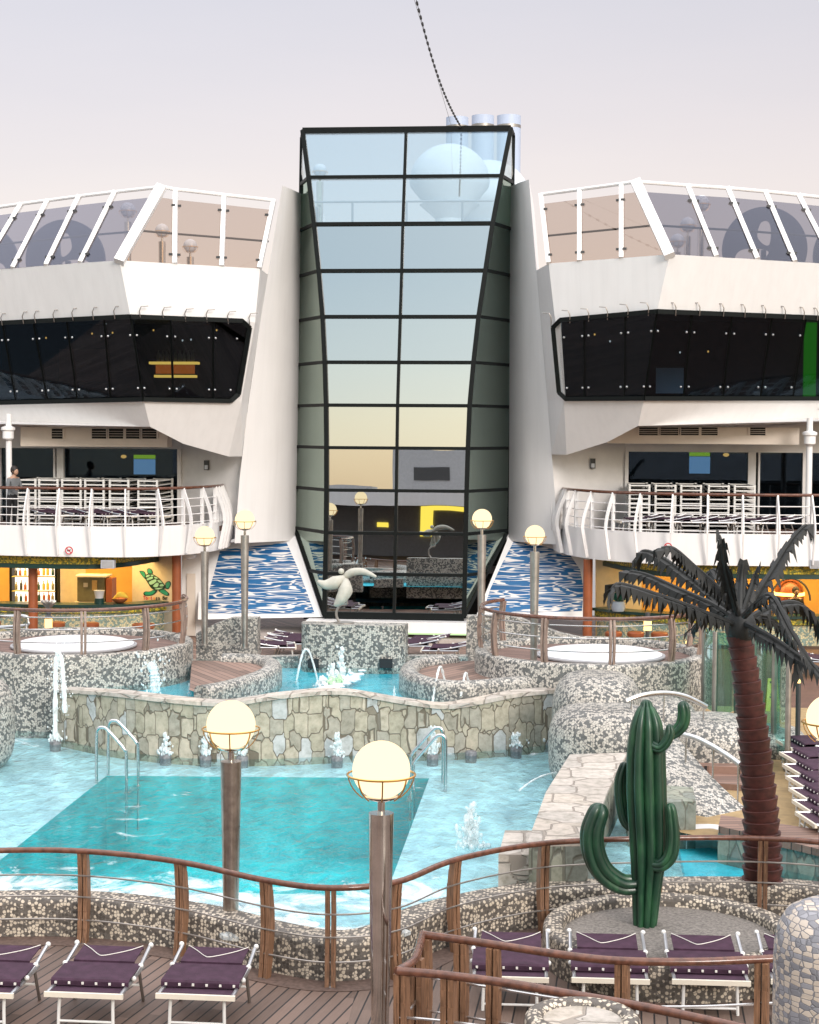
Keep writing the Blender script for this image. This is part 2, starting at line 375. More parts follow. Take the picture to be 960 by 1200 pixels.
plain('pale_teal', (.30,.60,.52), .45, var=.12)
plain('red_paint', (.55,.03,.05), .4)
plain('orange_paint', (.80,.33,.05), .5)
plain('yellow_paint', (.80,.60,.08), .5)
plain('text_dark', (.03,.028,.03), .5)
plain('olive_metal', (.22,.19,.09), .4, metal=.3, var=.2)
plain('skin', (.42,.25,.17), .55)
plain('hair', (.02,.014,.012), .6)
plain('grey_cloth', (.16,.17,.18), .85, var=.2)
plain('black_cloth', (.012,.012,.014), .85)
plain('pool_pale', (.62,.77,.83), .5, var=.3, nscale=2.2)
plain('pool_cyan', (.04,.60,.76), .5, var=.2, nscale=1.8)
plain('pool_teal', (.001,.56,.60), .5, var=.3, nscale=1.4)
plain('funnel_blue', (.47,.54,.68), .5, var=.12, nscale=.4)
plain('dome_white', (.62,.66,.70), .5, var=.05)
plain('ring_blue', (.022,.032,.075), .5, var=.1)
plain('globe_off', (.52,.55,.60), .35, var=.05)
plain('sand_floor', (.36,.25,.12), .8, var=.25, nscale=5, bump=.2)
plain('brown_floor', (.13,.065,.045), .7, var=.3, nscale=4)
plain('gravel', (.26,.235,.21), .9, var=.55, nscale=26, bump=1)
plain('palm_leaf', (.014,.0155,.015), .6, var=.45, nscale=7, bump=.3)
plain('stone_sculpt', (.44,.43,.37), .5, var=.18, nscale=4)
plain('pot_terracotta', (.33,.10,.035), .6, var=.2)
plain('pot_blue', (.35,.42,.5), .3)
plain('leaf_teal', (.03,.18,.13), .5, var=.3)
plain('cover_white', (.72,.73,.75), .45, var=.06, nscale=1.5)
plain('deck_pale', (.46,.40,.36), .7, var=.15)
plain('sea', (.02,.05,.08), .15, var=.2, nscale=.02)
plain('hull_grey', (.42,.43,.45), .6, var=.1)
plain('green_curtain', (.01,.34,.02), .6, var=.3)
plain('wood_red', (.14,.045,.03), .5, var=.2)
woodgrain('teak_rail', (.125,.050,.030), .24, (14, 14, 14))
woodgrain('teak_post', (.20,.105,.058), .5, (60, 60, 4), var=.5, coat=0)
woodgrain('teak_post_red', (.20,.085,.045), .45, (60, 60, 4), var=.5, coat=0)
woodgrain('taupe_post', (.26,.185,.15), .45, (60,60,4), var=.4, coat=0)
woodgrain('deck_border', (.125,.082,.066), .6, (20,20,20), var=.35, coat=0)
plain('weathered_post', (.46,.40,.35), .30, metal=1, var=.35, nscale=5)
planks('deck_wood', (.150,.100,.078), R(11), .14, groove=.14)
planks('deck_wood_right', (.130,.088,.068), R(2), .135, groove=.14)
planks('deck_far', (.21,.135,.105), R(-32), .16)
planks('deck_far_right', (.21,.135,.105), R(28), .16)
planks('deck_round', (.17,.105,.085), R(-70), .12)
planks('step_wood', (.20,.12,.09), R(80), .14)
mosaic('mosaic_far', (.165,.17,.165), (.57,.54,.485), .044, .40)
mosaic('mosaic_mid', (.20,.205,.20), (.56,.535,.485), .044, .40)
mosaic('mosaic_near', (.125,.108,.092), (.64,.56,.45), .043, .38, .75, dots=True)
mosaic('mosaic_close', (.33,.33,.36), (.58,.50,.42), .030, .42, .45, stretch=(.62,.62,1.1))
mosaic('mosaic_bar', (.30,.42,.36), (.68,.60,.36), .05, .45)
mosaic('mosaic_yellow', (.20,.22,.03), (.62,.48,.03), .05, .5)
stones('stone_wall', [(.47,.42,.33), (.42,.38,.295), (.52,.46,.37), (.40,.37,.31), (.51,.52,.52), (.46,.41,.32), (.36,.33,.27)], .23, .40, rnd=.66, joint=(.15,.125,.09))
stones('stone_slab', [(.50,.45,.40), (.54,.49,.44), (.47,.43,.39), (.52,.46,.40)], .62, .30, joint=(.30,.26,.22), bump=.8)
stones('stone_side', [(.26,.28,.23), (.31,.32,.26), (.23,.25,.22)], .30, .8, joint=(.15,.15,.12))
emit('globe_glow', (1.0,.80,.51), 1.38)
emit('globe_glow_small', (1.0,.80,.48), 1.35)
emit('lantern_glow', (1.0,.62,.22), 2.6)
emit('shelf_glow', (1.0,.80,.62), 2.2)
emit('bar_strip', (1.0,.62,.12), 5)
emit('spot_amber', (1.0,.50,.12), 1.6)
emit('spot_white', (1.0,.95,.85), .9)
emit('shelf_amber', (1.0,.55,.10), 2.0)
emit('shelf_red', (1.0,.22,.03), .7)
emit('screen_blue', (.30,.55,.85), .8)
emit('screen_lime', (.55,.85,.02), .8)
emit('lit_yellow', (1.0,.75,.10), 1.6)
emit('flare_lime', (.72,1.0,.50), .9)
emit('curtain_glow', (.03,.55,.01), .42)  # curtain emits by itself, standing in for green lamp light on the cloth
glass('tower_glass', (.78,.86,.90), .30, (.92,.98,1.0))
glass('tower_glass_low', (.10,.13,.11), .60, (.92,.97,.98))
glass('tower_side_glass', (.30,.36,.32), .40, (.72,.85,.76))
glass('smoked_glass', (.48,.55,.60), .03, (.65,.82,1))
glass('screen_glass_blue', (.535,.515,.525), .05, (.8,.85,1))
glass('screen_glass_warm', (.78,.72,.68), .04, (1,.95,.9))
glass('teal_glass', (.55,.80,.77), .08, (.8,1,1))
water('pool_water', (.75,.955,1.0), 3.8, foam=[(1, 21.2, 1.6, .25), (1, 31.3, 1.4, .15), (0, -6.5, 1.6, .08), (1, 26, 9, .012)], bump=.8)
water('upper_water', (.80,.97,1.0), 3.2, bump=.3)
water('side_water', (.80,.97,1.0), 4.5, bump=.3)
plain('nozzle_grey', (.20,.20,.21), .5, var=.5, nscale=18)
foamy('foam_white'); foamy('foam_thin', alpha=.5); foamy('foam_solid', (.88,.93,.94), .95)
foamy('foam_green_tint', (.62,.92,.60), .8)  # green light on the froth, put into the foam's base colour
def mural():
    m, t, o = nt('wave_mural'); b = N(t, 'ShaderNodeBsdfPrincipled', Roughness=.4)
    n = N(t, 'ShaderNodeTexNoise', Scale=1, Detail=2.2, Roughness=.5, Distortion=.35); L(t, coord(t, (.66, .6, 6.6)), n.inputs['Vector'])
    r = ramp(t, [(.42, (.008,.095,.25)), (.43, (.70,.68,.66)), (.462, (.74,.72,.70)), (.472, (.010,.11,.28)), (.545, (.014,.13,.31)), (.555, (.74,.72,.7)), (.60, (.74,.72,.7)), (.61, (.010,.10,.27))]); L(t, n.outputs[0], r.inputs[0])
    L(t, r.outputs[0], b.inputs['Base Color']); L(t, b.outputs[0], o.inputs[0]); M['wave_mural'] = m
mural()
def cactus_mat():
    m, t, o = nt('cactus_green'); b = N(t, 'ShaderNodeBsdfPrincipled', Roughness=.42); b.inputs['Coat Weight'].default_value = .25; b.inputs['Coat Roughness'].default_value = .15
    n = N(t, 'ShaderNodeTexNoise', Scale=3, Detail=5.0); L(t, coord(t, (2, 2, .7)), n.inputs['Vector'])
    r = ramp(t, [(.3, (.004,.024,.014)), (.52, (.009,.048,.023)), (.72, (.028,.110,.045))]); L(t, n.outputs[0], r.inputs[0]); L(t, r.outputs[0], b.inputs['Base Color'])
    L(t, b.outputs[0], o.inputs[0]); M['cactus_green'] = m
cactus_mat()
woodgrain('palm_bark', (.066,.018,.014), .6, (9, 9, 16), var=.45, coat=0)
# ================================================================ camera, light, sky
cam = bpy.data.cameras.new('camera'); camo = bpy.data.objects.new('camera', cam); col.objects.link(camo)
camo.matrix_world = Matrix(((_r.x, _u.x, -_f.x, CAM.x), (_r.y, _u.y, -_f.y, CAM.y), (_r.z, _u.z, -_f.z, CAM.z), (0,0,0,1)))
cam.sensor_fit = 'VERTICAL'; cam.sensor_height = 36; cam.sensor_width = 28.8; cam.lens = FOC/1200*36; cam.clip_end = 20000; cam.clip_start = .1
sc.camera = camo
SUN_AZ, SUN_EL = 150, 24
w = bpy.data.worlds.new('World'); sc.world = w; w.use_nodes = True; wt = w.node_tree; wt.nodes.clear()
wo = wt.nodes.new('ShaderNodeOutputWorld')
sky = wt.nodes.new('ShaderNodeTexSky'); sky.sky_type = 'NISHITA'; sky.sun_disc = False
sky.sun_elevation = R(SUN_EL); sky.sun_rotation = R(SUN_AZ); sky.dust_density = 3; sky.air_density = 1
b1 = N(wt, 'ShaderNodeBackground', Strength=.05); L(wt, sky.outputs[0], b1.inputs[0])
# thin dusk overcast: pale pink low, lilac-grey above, warm low towards the set sun
tc = wt.nodes.new('ShaderNodeTexCoord'); sp = wt.nodes.new('ShaderNodeSeparateXYZ'); L(wt, tc.outputs['Generated'], sp.inputs[0])
gf = ramp(wt, [(0, (.74,.60,.51)), (.09, (.74,.60,.53)), (.17, (.635,.53,.495)), (.24, (.56,.495,.485)), (.36, (.60,.57,.575)), (.6, (1.9,1.85,1.88)), (1, (2.3,2.25,2.25))]); L(wt, sp.outputs[2], gf.inputs[0])
gb = ramp(wt, [(0, (.90,.66,.42)), (.045, (.88,.72,.50)), (.10, (.82,.76,.58)), (.18, (.62,.69,.66)), (.32, (.42,.55,.62)), (.5, (.54,.65,.72)), (.7, (1.9,1.85,1.88)), (1, (2.3,2.25,2.25))]); L(wt, sp.outputs[2], gb.inputs[0])
my = N(wt, 'ShaderNodeMapRange'); my.inputs['From Min'].default_value = .35; my.inputs['From Max'].default_value = -.6; L(wt, sp.outputs[1], my.inputs[0])
mg = N(wt, 'ShaderNodeMix', data_type='RGBA'); L(wt, my.outputs[0], mg.inputs[0]); L(wt, gf.outputs[0], mg.inputs[6]); L(wt, gb.outputs[0], mg.inputs[7])
cn = N(wt, 'ShaderNodeTexNoise', Scale=2.2, Detail=5.0, Roughness=.55)
cm = wt.nodes.new('ShaderNodeMapping'); cm.inputs['Scale'].default_value = (1, 1, 5); L(wt, tc.outputs['Generated'], cm.inputs[0]); L(wt, cm.outputs[0], cn.inputs['Vector'])
cr = ramp(wt, [(.3, (.955,.955,.965)), (.7, (1.03,1.02,1.01))]); L(wt, cn.outputs[0], cr.inputs[0])
mm = N(wt, 'ShaderNodeMix', data_type='RGBA', blend_type='MULTIPLY'); mm.inputs[0].default_value = 1; L(wt, mg.outputs[2], mm.inputs[6]); L(wt, cr.outputs[0], mm.inputs[7])
b2 = N(wt, 'ShaderNodeBackground', Strength=.92); L(wt, mm.outputs[2], b2.inputs[0])
ads = wt.nodes.new('ShaderNodeAddShader'); L(wt, b1.outputs[0], ads.inputs[0]); L(wt, b2.outputs[0], ads.inputs[1]); L(wt, ads.outputs[0], wo.inputs[0])
sl = bpy.data.lights.new('sun', 'SUN'); sl.energy = 1.7; sl.angle = R(16); sl.color = (1, .93, .88)
so = bpy.data.objects.new('sun', sl); col.objects.link(so)
sd = Vector((math.sin(R(SUN_AZ))*math.cos(R(SUN_EL)), math.cos(R(SUN_AZ))*math.cos(R(SUN_EL)), math.sin(R(SUN_EL))))
so.rotation_euler = sd.to_track_quat('Z', 'Y').to_euler(); so.location = (30, -30, 30)
sc.view_settings.view_transform = 'Standard'; sc.view_settings.look = 'None'; sc.view_settings.gamma = 1
sc.view_settings.exposure = .21; sc.view_settings.use_curve_mapping = False
sc.render.engine = 'CYCLES'; sc.cycles.use_denoising = True
sc.cycles.max_bounces = 8; sc.cycles.transparent_max_bounces = 24; sc.cycles.glossy_bounces = 4
sc.cycles.caustics_reflective = False; sc.cycles.caustics_refractive = False; sc.cycles.sample_clamp_indirect = 6

ZW, ZU, ZP, ZF, ZB = .30, 1.15, 1.66, .20, 3.42     # pool water, upper water, whirlpool platforms, far deck, balcony deck
# ================================================================ ground sheets
struct('sea', MB().poly((-9000,-9000,-24), (9000,-9000,-24), (9000,9000,-24), (-9000,9000,-24)), M['sea'])

# ================================================================ glass tower
rowy = [152,207,262,317,371,424.5,475,525,575,625,673,722]
lx = [355,362,368.5,374,378.5,381,382.5,383,383,382.5,381.5,380.5]
rx = [599,588,577.5,569,561,555,550.5,548.5,547,546,545,544]
lean = [10,9,8,6.5,5,3.5,2.2,1.2,.8,.7,.6]
Yf = [0]*12; Yf[11] = 48.0
for i in range(10, -1, -1): Yf[i] = Yf[i+1]+1.3*math.tan(R(lean[i]))
YBK = 50.2
FL = [at(lx[i], rowy[i], Yf[i]) for i in range(12)]; FR = [at(rx[i], rowy[i], Yf[i]) for i in range(12)]
for i in range(12):
    z = (FL[i].z+FR[i].z)/2; FL[i].z = z; FR[i].z = z
    FL[i].y = FR[i].y = Yf[i]
FM = [(FL[i]+FR[i])/2 for i in range(12)]
OL = [Vector((xat(352.5-7*max(0, rowy[i]-152)/520, YBK), YBK, FL[i].z)) for i in range(12)]
OR = [Vector((xat(599-2*max(0, rowy[i]-152)/520, YBK), YBK, FR[i].z)) for i in range(12)]
tower = thing('glass_tower', 'tall tapered glass tower with black grid frame between the white fins', 'tower', (FM[11].x, 49, FM[11].z), world=True)
fb = MB()
def cut(O, F, i):
    t = (i-9)/2; return lerp(O[9], F[11], t)
for i in range(11):
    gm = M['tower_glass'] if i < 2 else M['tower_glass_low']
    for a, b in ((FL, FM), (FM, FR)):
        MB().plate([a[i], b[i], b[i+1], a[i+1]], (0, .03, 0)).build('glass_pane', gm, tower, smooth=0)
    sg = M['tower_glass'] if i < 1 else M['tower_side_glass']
    for O, F in ((OL, FL), (OR, FR)):
        if i < 9: q = [O[i], F[i], F[i+1], O[i+1]]
        elif i == 9: q = [O[9], F[9], F[10], cut(O, F, 10)]
        else: q = [cut(O, F, 10), F[10], F[11]]
        MB().plate(q, (.0, .03, 0)).build('side_pane', sg, tower, smooth=0)
for i in range(12):
    wv = .09 if i else .16
    fb.bar(FL[i]+Vector((0,-.03,0)), FR[i]+Vector((0,-.03,0)), .12, wv if i < 11 else .2)
    for O, F in ((OL, FL), (OR, FR)):
        if i < 10: fb.bar(O[i], F[i], .08, .09)
    if i < 11:
        fb.bar(FM[i]+Vector((0,-.03,0)), FM[i+1]+Vector((0,-.03,0)), .085, .1, up=(0,1,0))
        for F in (FL, FR): fb.bar(F[i]+Vector((0,-.035,0)), F[i+1]+Vector((0,-.035,0)), .125, .13, up=(0,1,0))
for O, F in ((OL, FL), (OR, FR)):
    fb.bar(O[0], O[9], .09, .09, up=(0,1,0)); fb.bar(O[9], F[11], .1, .1, up=(0,1,0)); fb.bar(cut(O, F, 10), F[10], .08, .09)
fb.build('mullion_frame', M['black_frame'], tower, smooth=0)
ib = MB()
ib.plate([OL[2]+Vector((.1,.25,0)), OR[2]+Vector((-.1,.25,0)), Vector((OR[2].x-.1, YBK+.25, FL[11].z-.4)), Vector((OL[2].x+.1, YBK+.25, FL[11].z-.4))], (0, .1, 0))
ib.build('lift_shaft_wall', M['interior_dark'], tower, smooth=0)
for i in (4, 7, 10):
    MB().prism([(FL[i].x+.2, Yf[i]+.35), (FR[i].x-.2, Yf[i]+.35), (OR[i].x-.25, YBK+.2), (OL[i].x+.25, YBK+.2)], FL[i].z-.1, FL[i].z+.1).build('landing', M['dark_grey'], tower, smooth=0)
zt = FL[11].z
lb = MB().box((FM[11].x, 48.1, zt-.26), (FR[11].x-FL[11].x+.9, 1.3, .32)); lb.build('base_ledge', M['white_paint'], tower, smooth=0)
MB().box((FM[11].x, 47.4, zt-.42), (FR[11].x-FL[11].x+.9, .05, .04)).build('light_strip', M['flare_lime'], tower, smooth=0)
MB().box((FM[11].x, 48.4, ZF+.10), (FR[11].x-FL[11].x+4, 2.6, .2)).build('lower_step', M['deck_pale'], tower, smooth=0)

# ================================================================ white fins beside the tower
def fin(L_, Rr, YL, YR, name, label):
    b = MB(); n = len(L_); vs = []; back = 55
    for i in range(n):
        l = at(*L_[i], YL); r = at(*Rr[i], YR); r.z = l.z = (l.z+r.z)/2
        m_ = lerp(l, r, .5)+Vector((0, -.10, 0))
        vs += [l, m_, r, Vector((r.x, back, r.z)), Vector((l.x, back, l.z))]
    fs = []
    for i in range(n-1):
        for k in range(5): fs.append((i*5+k, i*5+(k+1) % 5, (i+1)*5+(k+1) % 5, (i+1)*5+k))
    fs += [list(range(5)), list(range((n-1)*5, n*5))]
    b.add(vs, fs); solo(name, b, M['white_paint'], label, 'fin', 'white fins of the tower', smooth=60)
FINL = [(331,222),(318,300),(305,380),(291,475),(281,560),(275,638)]
fin(FINL, [(352,222),(351,300),(350,380),(348.5,475),(347,560),(345.5,632)], 48.4, 50.0, 'white_fin', 'tall white fin against the glass tower, beside the windows with the amber lit shelf')
FINR = [(620,213),(627,300),(634,380),(642,475),(649,560),(654,640)]
fin([(598,216),(597.6,300),(597.3,380),(597,475),(596.5,560),(596,632)], FINR, 50.0, 48.6, 'white_fin', 'tall grey shaded fin against the glass tower, beside the windows with the green curtain')

# ================================================================ superstructure wings
def wing(S):
    O, C, I = S['O'], S['C'], S['I']
    A = [at(*O[0], 47.3), at(*C[0], 44.3), at(*I[0], 46.6)]
    B = [at(*O[1], 47.6), at(*C[1], 44.6), at(*I[1], 46.8)]
    Cc = [at(*O[2], 48.6), at(*C[2], 45.6), at(*I[2], 47.4)]
    D = [at(*O[3], 49.0), at(*C[3], 46.1), at(*I[3], 47.8)]
    A[0] = A[1]+(A[0]-A[1])*1.0
    B[0] = onp(*O[1], A[0], A[1], B[1]); B[2] = onp(*I[1], A[1], A[2], B[1])
    Cc[0] = onp(*O[2], B[0], B[1], Cc[1]); Cc[2] = onp(*I[2], B[1], B[2], Cc[1])
    D[0] = onp(*O[3], Cc[0], Cc[1], D[1])
    for r in (A, B, Cc, D): r[0] = r[1]+(r[0]-r[1])*2.4
    root = thing('deck_house', S['label'], 'building', (A[1].x, 50, B[1].z), group='white deck houses beside the tower', world=True)
    hb = MB(); bk = Vector((0, .25, 0)); sgn = S['sgn']
    def pl(*p): hb.plate(p, bk)
    pl(A[0], A[1], B[1], B[0]); pl(A[1], A[2], B[2], B[1])
    pl(Cc[0], Cc[1], D[1], D[0])
    onI = lambda p: onp(p[0], p[1], Cc[1], Cc[2], D[1])
    low = [Cc[1], Cc[2]]+[onI(p) for p in S['low']]+[D[1]]
    hb.plate(low, bk)
    onB = lambda p: onp(p[0], p[1], B[1], B[2], Cc[1])
    # margin of white plating round the rounded window corner
    hb.plate([B[1], B[2], Cc[2], Cc[1]]+[onB(p) for p in S['win']][::-1] if False else [onB(S['win'][1]), B[2], Cc[2], onB(S['win'][4]), onB(S['win'][3]), onB(S['win'][2])], bk)
    hb.plate([B[1], B[2], onB(S['win'][1]), onB(S['win'][0])], bk); hb.plate([Cc[1], Cc[2], onB(S['win'][4]), onB(S['win'][5])], bk)
    # inboard end wall and soffit
    e = [A[2], B[2], Cc[2], onI(S['low'][0])]
    for k in range(3):
        p, q = e[k], e[k+1]
        hb.plate([p, q, S['edge'](q.z), S['edge'](p.z)], (-sgn*.03, .03, 0))
    lo = [D[0], D[1]]+[onI(p) for p in S['low']][::-1]
    sb = MB()
    for k in range(len(lo)-1):
        p, q = lo[k]+Vector((0,.1,0)), lo[k+1]+Vector((0,.1,0))
        sb.plate([p, q, Vector((q.x, 50.3, q.z+.25)), Vector((p.x, 50.3, p.z+.25))], (0, 0, .12))
    hb.build('hull_plating', M['white_paint'], root, smooth=0); sb.build('soffit', M['white_matt'], root, smooth=0)
    # dark glazing, one pane per bay
    onO = lambda p: onp(p[0], p[1], B[0], B[1], Cc[1])
    tops = [S['win'][0]]+S['seam_t']; bots = [S['win'][5]]+S['seam_b']
    seams = MB(); panes = []
    for k in range(len(tops)-1): panes.append([onO(tops[k]), onO(tops[k+1]), onO(bots[k+1]), onO(bots[k])])
    panes.append([onO(tops[-1]), B[0], Cc[0], onO(bots[-1])])
    w_ = S['win']; it, ib_ = S['in_t'], S['in_b']
    panes.append([onB(w_[0]), onB(it[0]), onB(ib_[0]), onB(w_[5])])
    panes.append([onB(it[0]), onB(it[1]), onB(ib_[1]), onB(ib_[0])])
    panes.append([onB(it[1]), onB(w_[1]), onB(w_[2]), onB(w_[3]), onB(w_[4]), onB(ib_[1])])
    for q in panes:
        pn = MB().plate(q, (0, .05, 0)).build('window_pane', M['smoked_glass'], root, smooth=0)
        st = MB(); n_ = len(q)
        cor = [q[0], q[1], q[-2] if n_ == 4 else q[4], q[-1]]
        for u_ in (.1, .9):
            for v_ in (.22, .86):
                c_ = lerp(lerp(cor[0], cor[1], u_), lerp(cor[3], cor[2], u_), v_); st.sphere(c_+Vector((0,-.03,0)), .032, 8, 6)
        st.build('glass_stud', M['alu'], pn)
        for k in range(n_): seams.bar(q[k]+Vector((0,.02,0)), q[(k+1) % n_]+Vector((0,.02,0)), .05, .06, up=(0,1,0))
    allw = [B[0], onB(w_[0]), onB(w_[1]), onB(w_[2]), onB(w_[3]), onB(w_[4]), onB(w_[5]), Cc[0]]
    for k in range(len(allw)-1): seams.bar(allw[k]+Vector((0,-.02,0)), allw[k+1]+Vector((0,-.02,0)), .12, .09, up=(0,1,0))
    seams.build('window_frame', M['black_frame'], root, smooth=0)
    for (hx, hy) in S['hooks']:
        onH = onp(hx, hy, A[1], (A[0] if (hx-C[1][0])*sgn < 0 else A[2]), B[1])
        MB().tube([onH+Vector((-sgn*.0,-.02,-.22)), onH+Vector((0,-.14,-.02)), onH+Vector((.05*sgn,-.14,.10)), onH+Vector((.22*sgn,-.05,.12))], .014, 6).build('hook', M['dull_steel'], root)
    # room behind the glass
    rb = MB(); zf_, zc_ = Cc[1].z-.25, B[1].z+.15; xo, xi = B[0].x, Cc[2].x+sgn*.12
    rb.obox(((xo+xi)/2, 50.4, (zf_+zc_)/2), (abs(xo-xi)/2, 0, 0), (0, .1, 0), (0, 0, (zc_-zf_)/2))
    rb.plate([Cc[0]+Vector((0,.3,-.1)), Cc[1]+Vector((0,.3,-.1)), Cc[2]+Vector((-sgn*.3,.3,-.1)), Vector((xi, 50.3, zf_)), Vector((xo, 50.3, zf_))], (0,0,-.05))
    rb.plate([B[0]+Vector((0,.3,.1)), B[1]+Vector((0,.3,.1)), B[2]+Vector((-sgn*.3,.3,.1)), Vector((xi, 50.3, zc_)), Vector((xo, 50.3, zc_))], (0,0,.05))
    lin = [B[2]+Vector((-sgn*.07,.09,.1)), Cc[2]+Vector((-sgn*.07,.09,-.1)), S['edge'](Cc[2].z-.1)+Vector((-sgn*.07,.05,0)), S['edge'](B[2].z+.1)+Vector((-sgn*.07,.05,0))]
    rb.plate(lin, (-sgn*.02,0,0)); rb.plate([lin[3], lin[2], Vector((lin[2].x, 50.5, lin[2].z)), Vector((lin[3].x, 50.5, lin[3].z))], (-sgn*.02,0,0))
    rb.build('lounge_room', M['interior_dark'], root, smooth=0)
    fl = MB().plate([A[0]+Vector((0,.26,-.25)), A[1]+Vector((0,.26,-.25)), A[2]+Vector((-sgn*.22,.26,-.25)), Vector((A[2].x-sgn*.3, 62, A[1].z-.25)), Vector((A[0].x, 62, A[1].z-.25))], (0,0,-.1))
    fl.build('sun_deck_floor', M['deck_pale'], root, smooth=0)
    # ------------------------------------------------ sun deck windscreen
    ws = thing('glass_windscreen', S['wlabel'], 'windscreen', (A[1].x, A[1].y, A[1].z), group='sloping windscreens of the sun deck', world=True)
    YT = 46.0
    def top(p, yb): return at(p[0], p[1], yb+1.5)
    # outboard posts lie in the plane A0-A1-top of the corner post; inboard posts in A1-A2-top
    ct = at(*S['ctop'], 45.9)
    ot = at(*S['otop'], 48.9 if True else 0); itp = at(*S['itop'], 47.6)
    def onout(p): return onp(p[0], p[1], A[0], A[1], ct)
    def onin(p): return onp(p[0], p[1], A[1], A[2], ct)
    pb, pt = S['pb'], S['pt']; lo_ = [A[1]]+[onout(p) for p in pb]; hi_ = [ct]+[onout(p) for p in pt]
    lo2 = [A[1]]+[onin(p) for p in S['ib']]; hi2 = [ct]+[onin(p) for p in S['it']]
    MB().bar(A[1]+Vector((0,-.05,-.05)), ct+Vector((0,-.05,0)), .27, .2, up=(0,1,0)).build('corner_post', M['white_paint'], ws, smooth=0)
    for lo_k, hi_k, gl, wd in ((lo_, hi_, M['screen_glass_blue'], .12), (lo2, hi2, M['screen_glass_warm'], .12)):
        for k in range(1, len(lo_k)): MB().bar(lo_k[k], hi_k[k], wd, .14, up=(0,1,0)).build('post', M['white_paint'], ws, smooth=0)
        for k in range(len(lo_k)-1):
            a, b_, c_, d_ = lo_k[k], lo_k[k+1], hi_k[k+1], hi_k[k]
            pn = MB().plate([lerp(a,b_,.05), lerp(a,b_,.95), lerp(lerp(a,b_,.95), lerp(d_,c_,.95), .86), lerp(lerp(a,b_,.05), lerp(d_,c_,.05), .86)], (0,.02,0)).build('pane', gl, ws, smooth=0)
            cl = MB()
            for u_ in (.08, .92):
                for v_ in (.12, .78):
                    q = lerp(lerp(a, b_, u_), lerp(d_, c_, u_), v_); cl.obox(q+Vector((0,-.03,0)), (.05,0,0), (0,.03,0), (0,0,.03))
            cl.build('clamp', M['dark_grey'], pn, smooth=0)
        MB().tube(hi_k, .05, 8).build('top_rail', M['white_paint'], ws)
        MB().tube([lerp(a, b_, .42)+Vector((0,.45,0)) for a, b_ in zip(lo_k, hi_k)], .03, 6).build('inner_rail', M['dark_grey'], ws)
    return dict(A=A, B=B, C=Cc, D=D)
def fedge(tab, Y):
    pts = [at(x, y, Y) for x, y in tab]
    def f(z):
        for i in range(len(pts)-1):
            if z >= pts[i+1].z or i == len(pts)-2:
                return lerp(pts[i], pts[i+1], (pts[i].z-z)/(pts[i].z-pts[i+1].z))+Vector((0,-.04,0))
    return f
WL = wing(dict(sgn=1, edge=fedge(FINL, 48.4), label='white deck house whose dark slanted windows show the amber lit bar shelf',
    O=[(-40,318),(-40,380.5),(-40,473),(-40,500)], C=[(140,305),(153,371),(168,468),(176,500)], I=[(305,315),(299,378),(283,471),(268,535)],
    low=[(268,535),(215,520)], win=[(153,371),(284,376),(293,384),(280,462),(271,470),(168,468)],
    seam_t=[(122,372.3),(78,374),(39,375.8),(3,377.5),(-33,379.7)], seam_b=[(130,469),(91,469.8),(56,470.7),(19,471.6),(-20,472.5)],
    in_t=[(200,373),(250,375)], in_b=[(203,468.8),(250,469.8)],
    hooks=[(3,372),(28,370),(42,369),(64,368),(86,366),(110,365),(135,364),(165,364),(192,365),(218,367),(243,368),(268,370),(293,372)],
    wlabel='sloping glass windscreen with white posts above the amber lit bar shelf windows',
    ctop=(190,219), otop=(-3,243), itop=(322,235), pb=[(94,308),(54,311.2),(15,314.3),(-22,317),(-60,319.8),(-98,322.6),(-140,325.7)], pt=[(135,225),(93,230),(56,235),(25,239),(-3,243),(-33,247),(-64,251)],
    ib=[(205,309),(260,312),(304,314.6)], it=[(206,222),(263,228.5),(321,235)]))
WR = wing(dict(sgn=-1, edge=fedge(FINR, 48.6), label='white deck house whose dark slanted windows show the bright green curtain',
    O=[(1000,311),(1000,374),(1000,467),(1000,497)], C=[(785,298),(770,365),(755,467),(748,499)], I=[(643,309),(651,378),(661,468),(664,533)],
    low=[(664,533),(712,518)], win=[(770,365),(657,375),(648,384),(655,460),(663,467.5),(755,467)],
    seam_t=[(811,367),(858,369),(905,370.5),(945,372)], seam_b=[(801,467),(847,467),(891,467),(929,467)],
    in_t=[(733,368),(685,372.5)], in_b=[(732,467),(685,467.5)],
    hooks=[(646,372),(668,369),(690,367),(712,365),(736,362),(760,360),(792,360),(820,360),(848,361),(873,362),(897,363),(920,364),(942,365),(958,366)],
    wlabel='sloping glass windscreen with white posts above the green curtain windows',
    ctop=(745,213), otop=(975,232), itop=(632,229), pb=[(840,301),(888,303.8),(932,306.8),(978,309.6),(1022,312.4),(1068,315.3),(1114,318)], pt=[(806,217.5),(853,220.5),(897,224.5),(936,228.5),(974,232.5),(1014,237),(1054,241.5)],
    ib=[(728,302.5),(679,306),(643,308.6)], it=[(728,215.5),(679,222),(634,228)]))

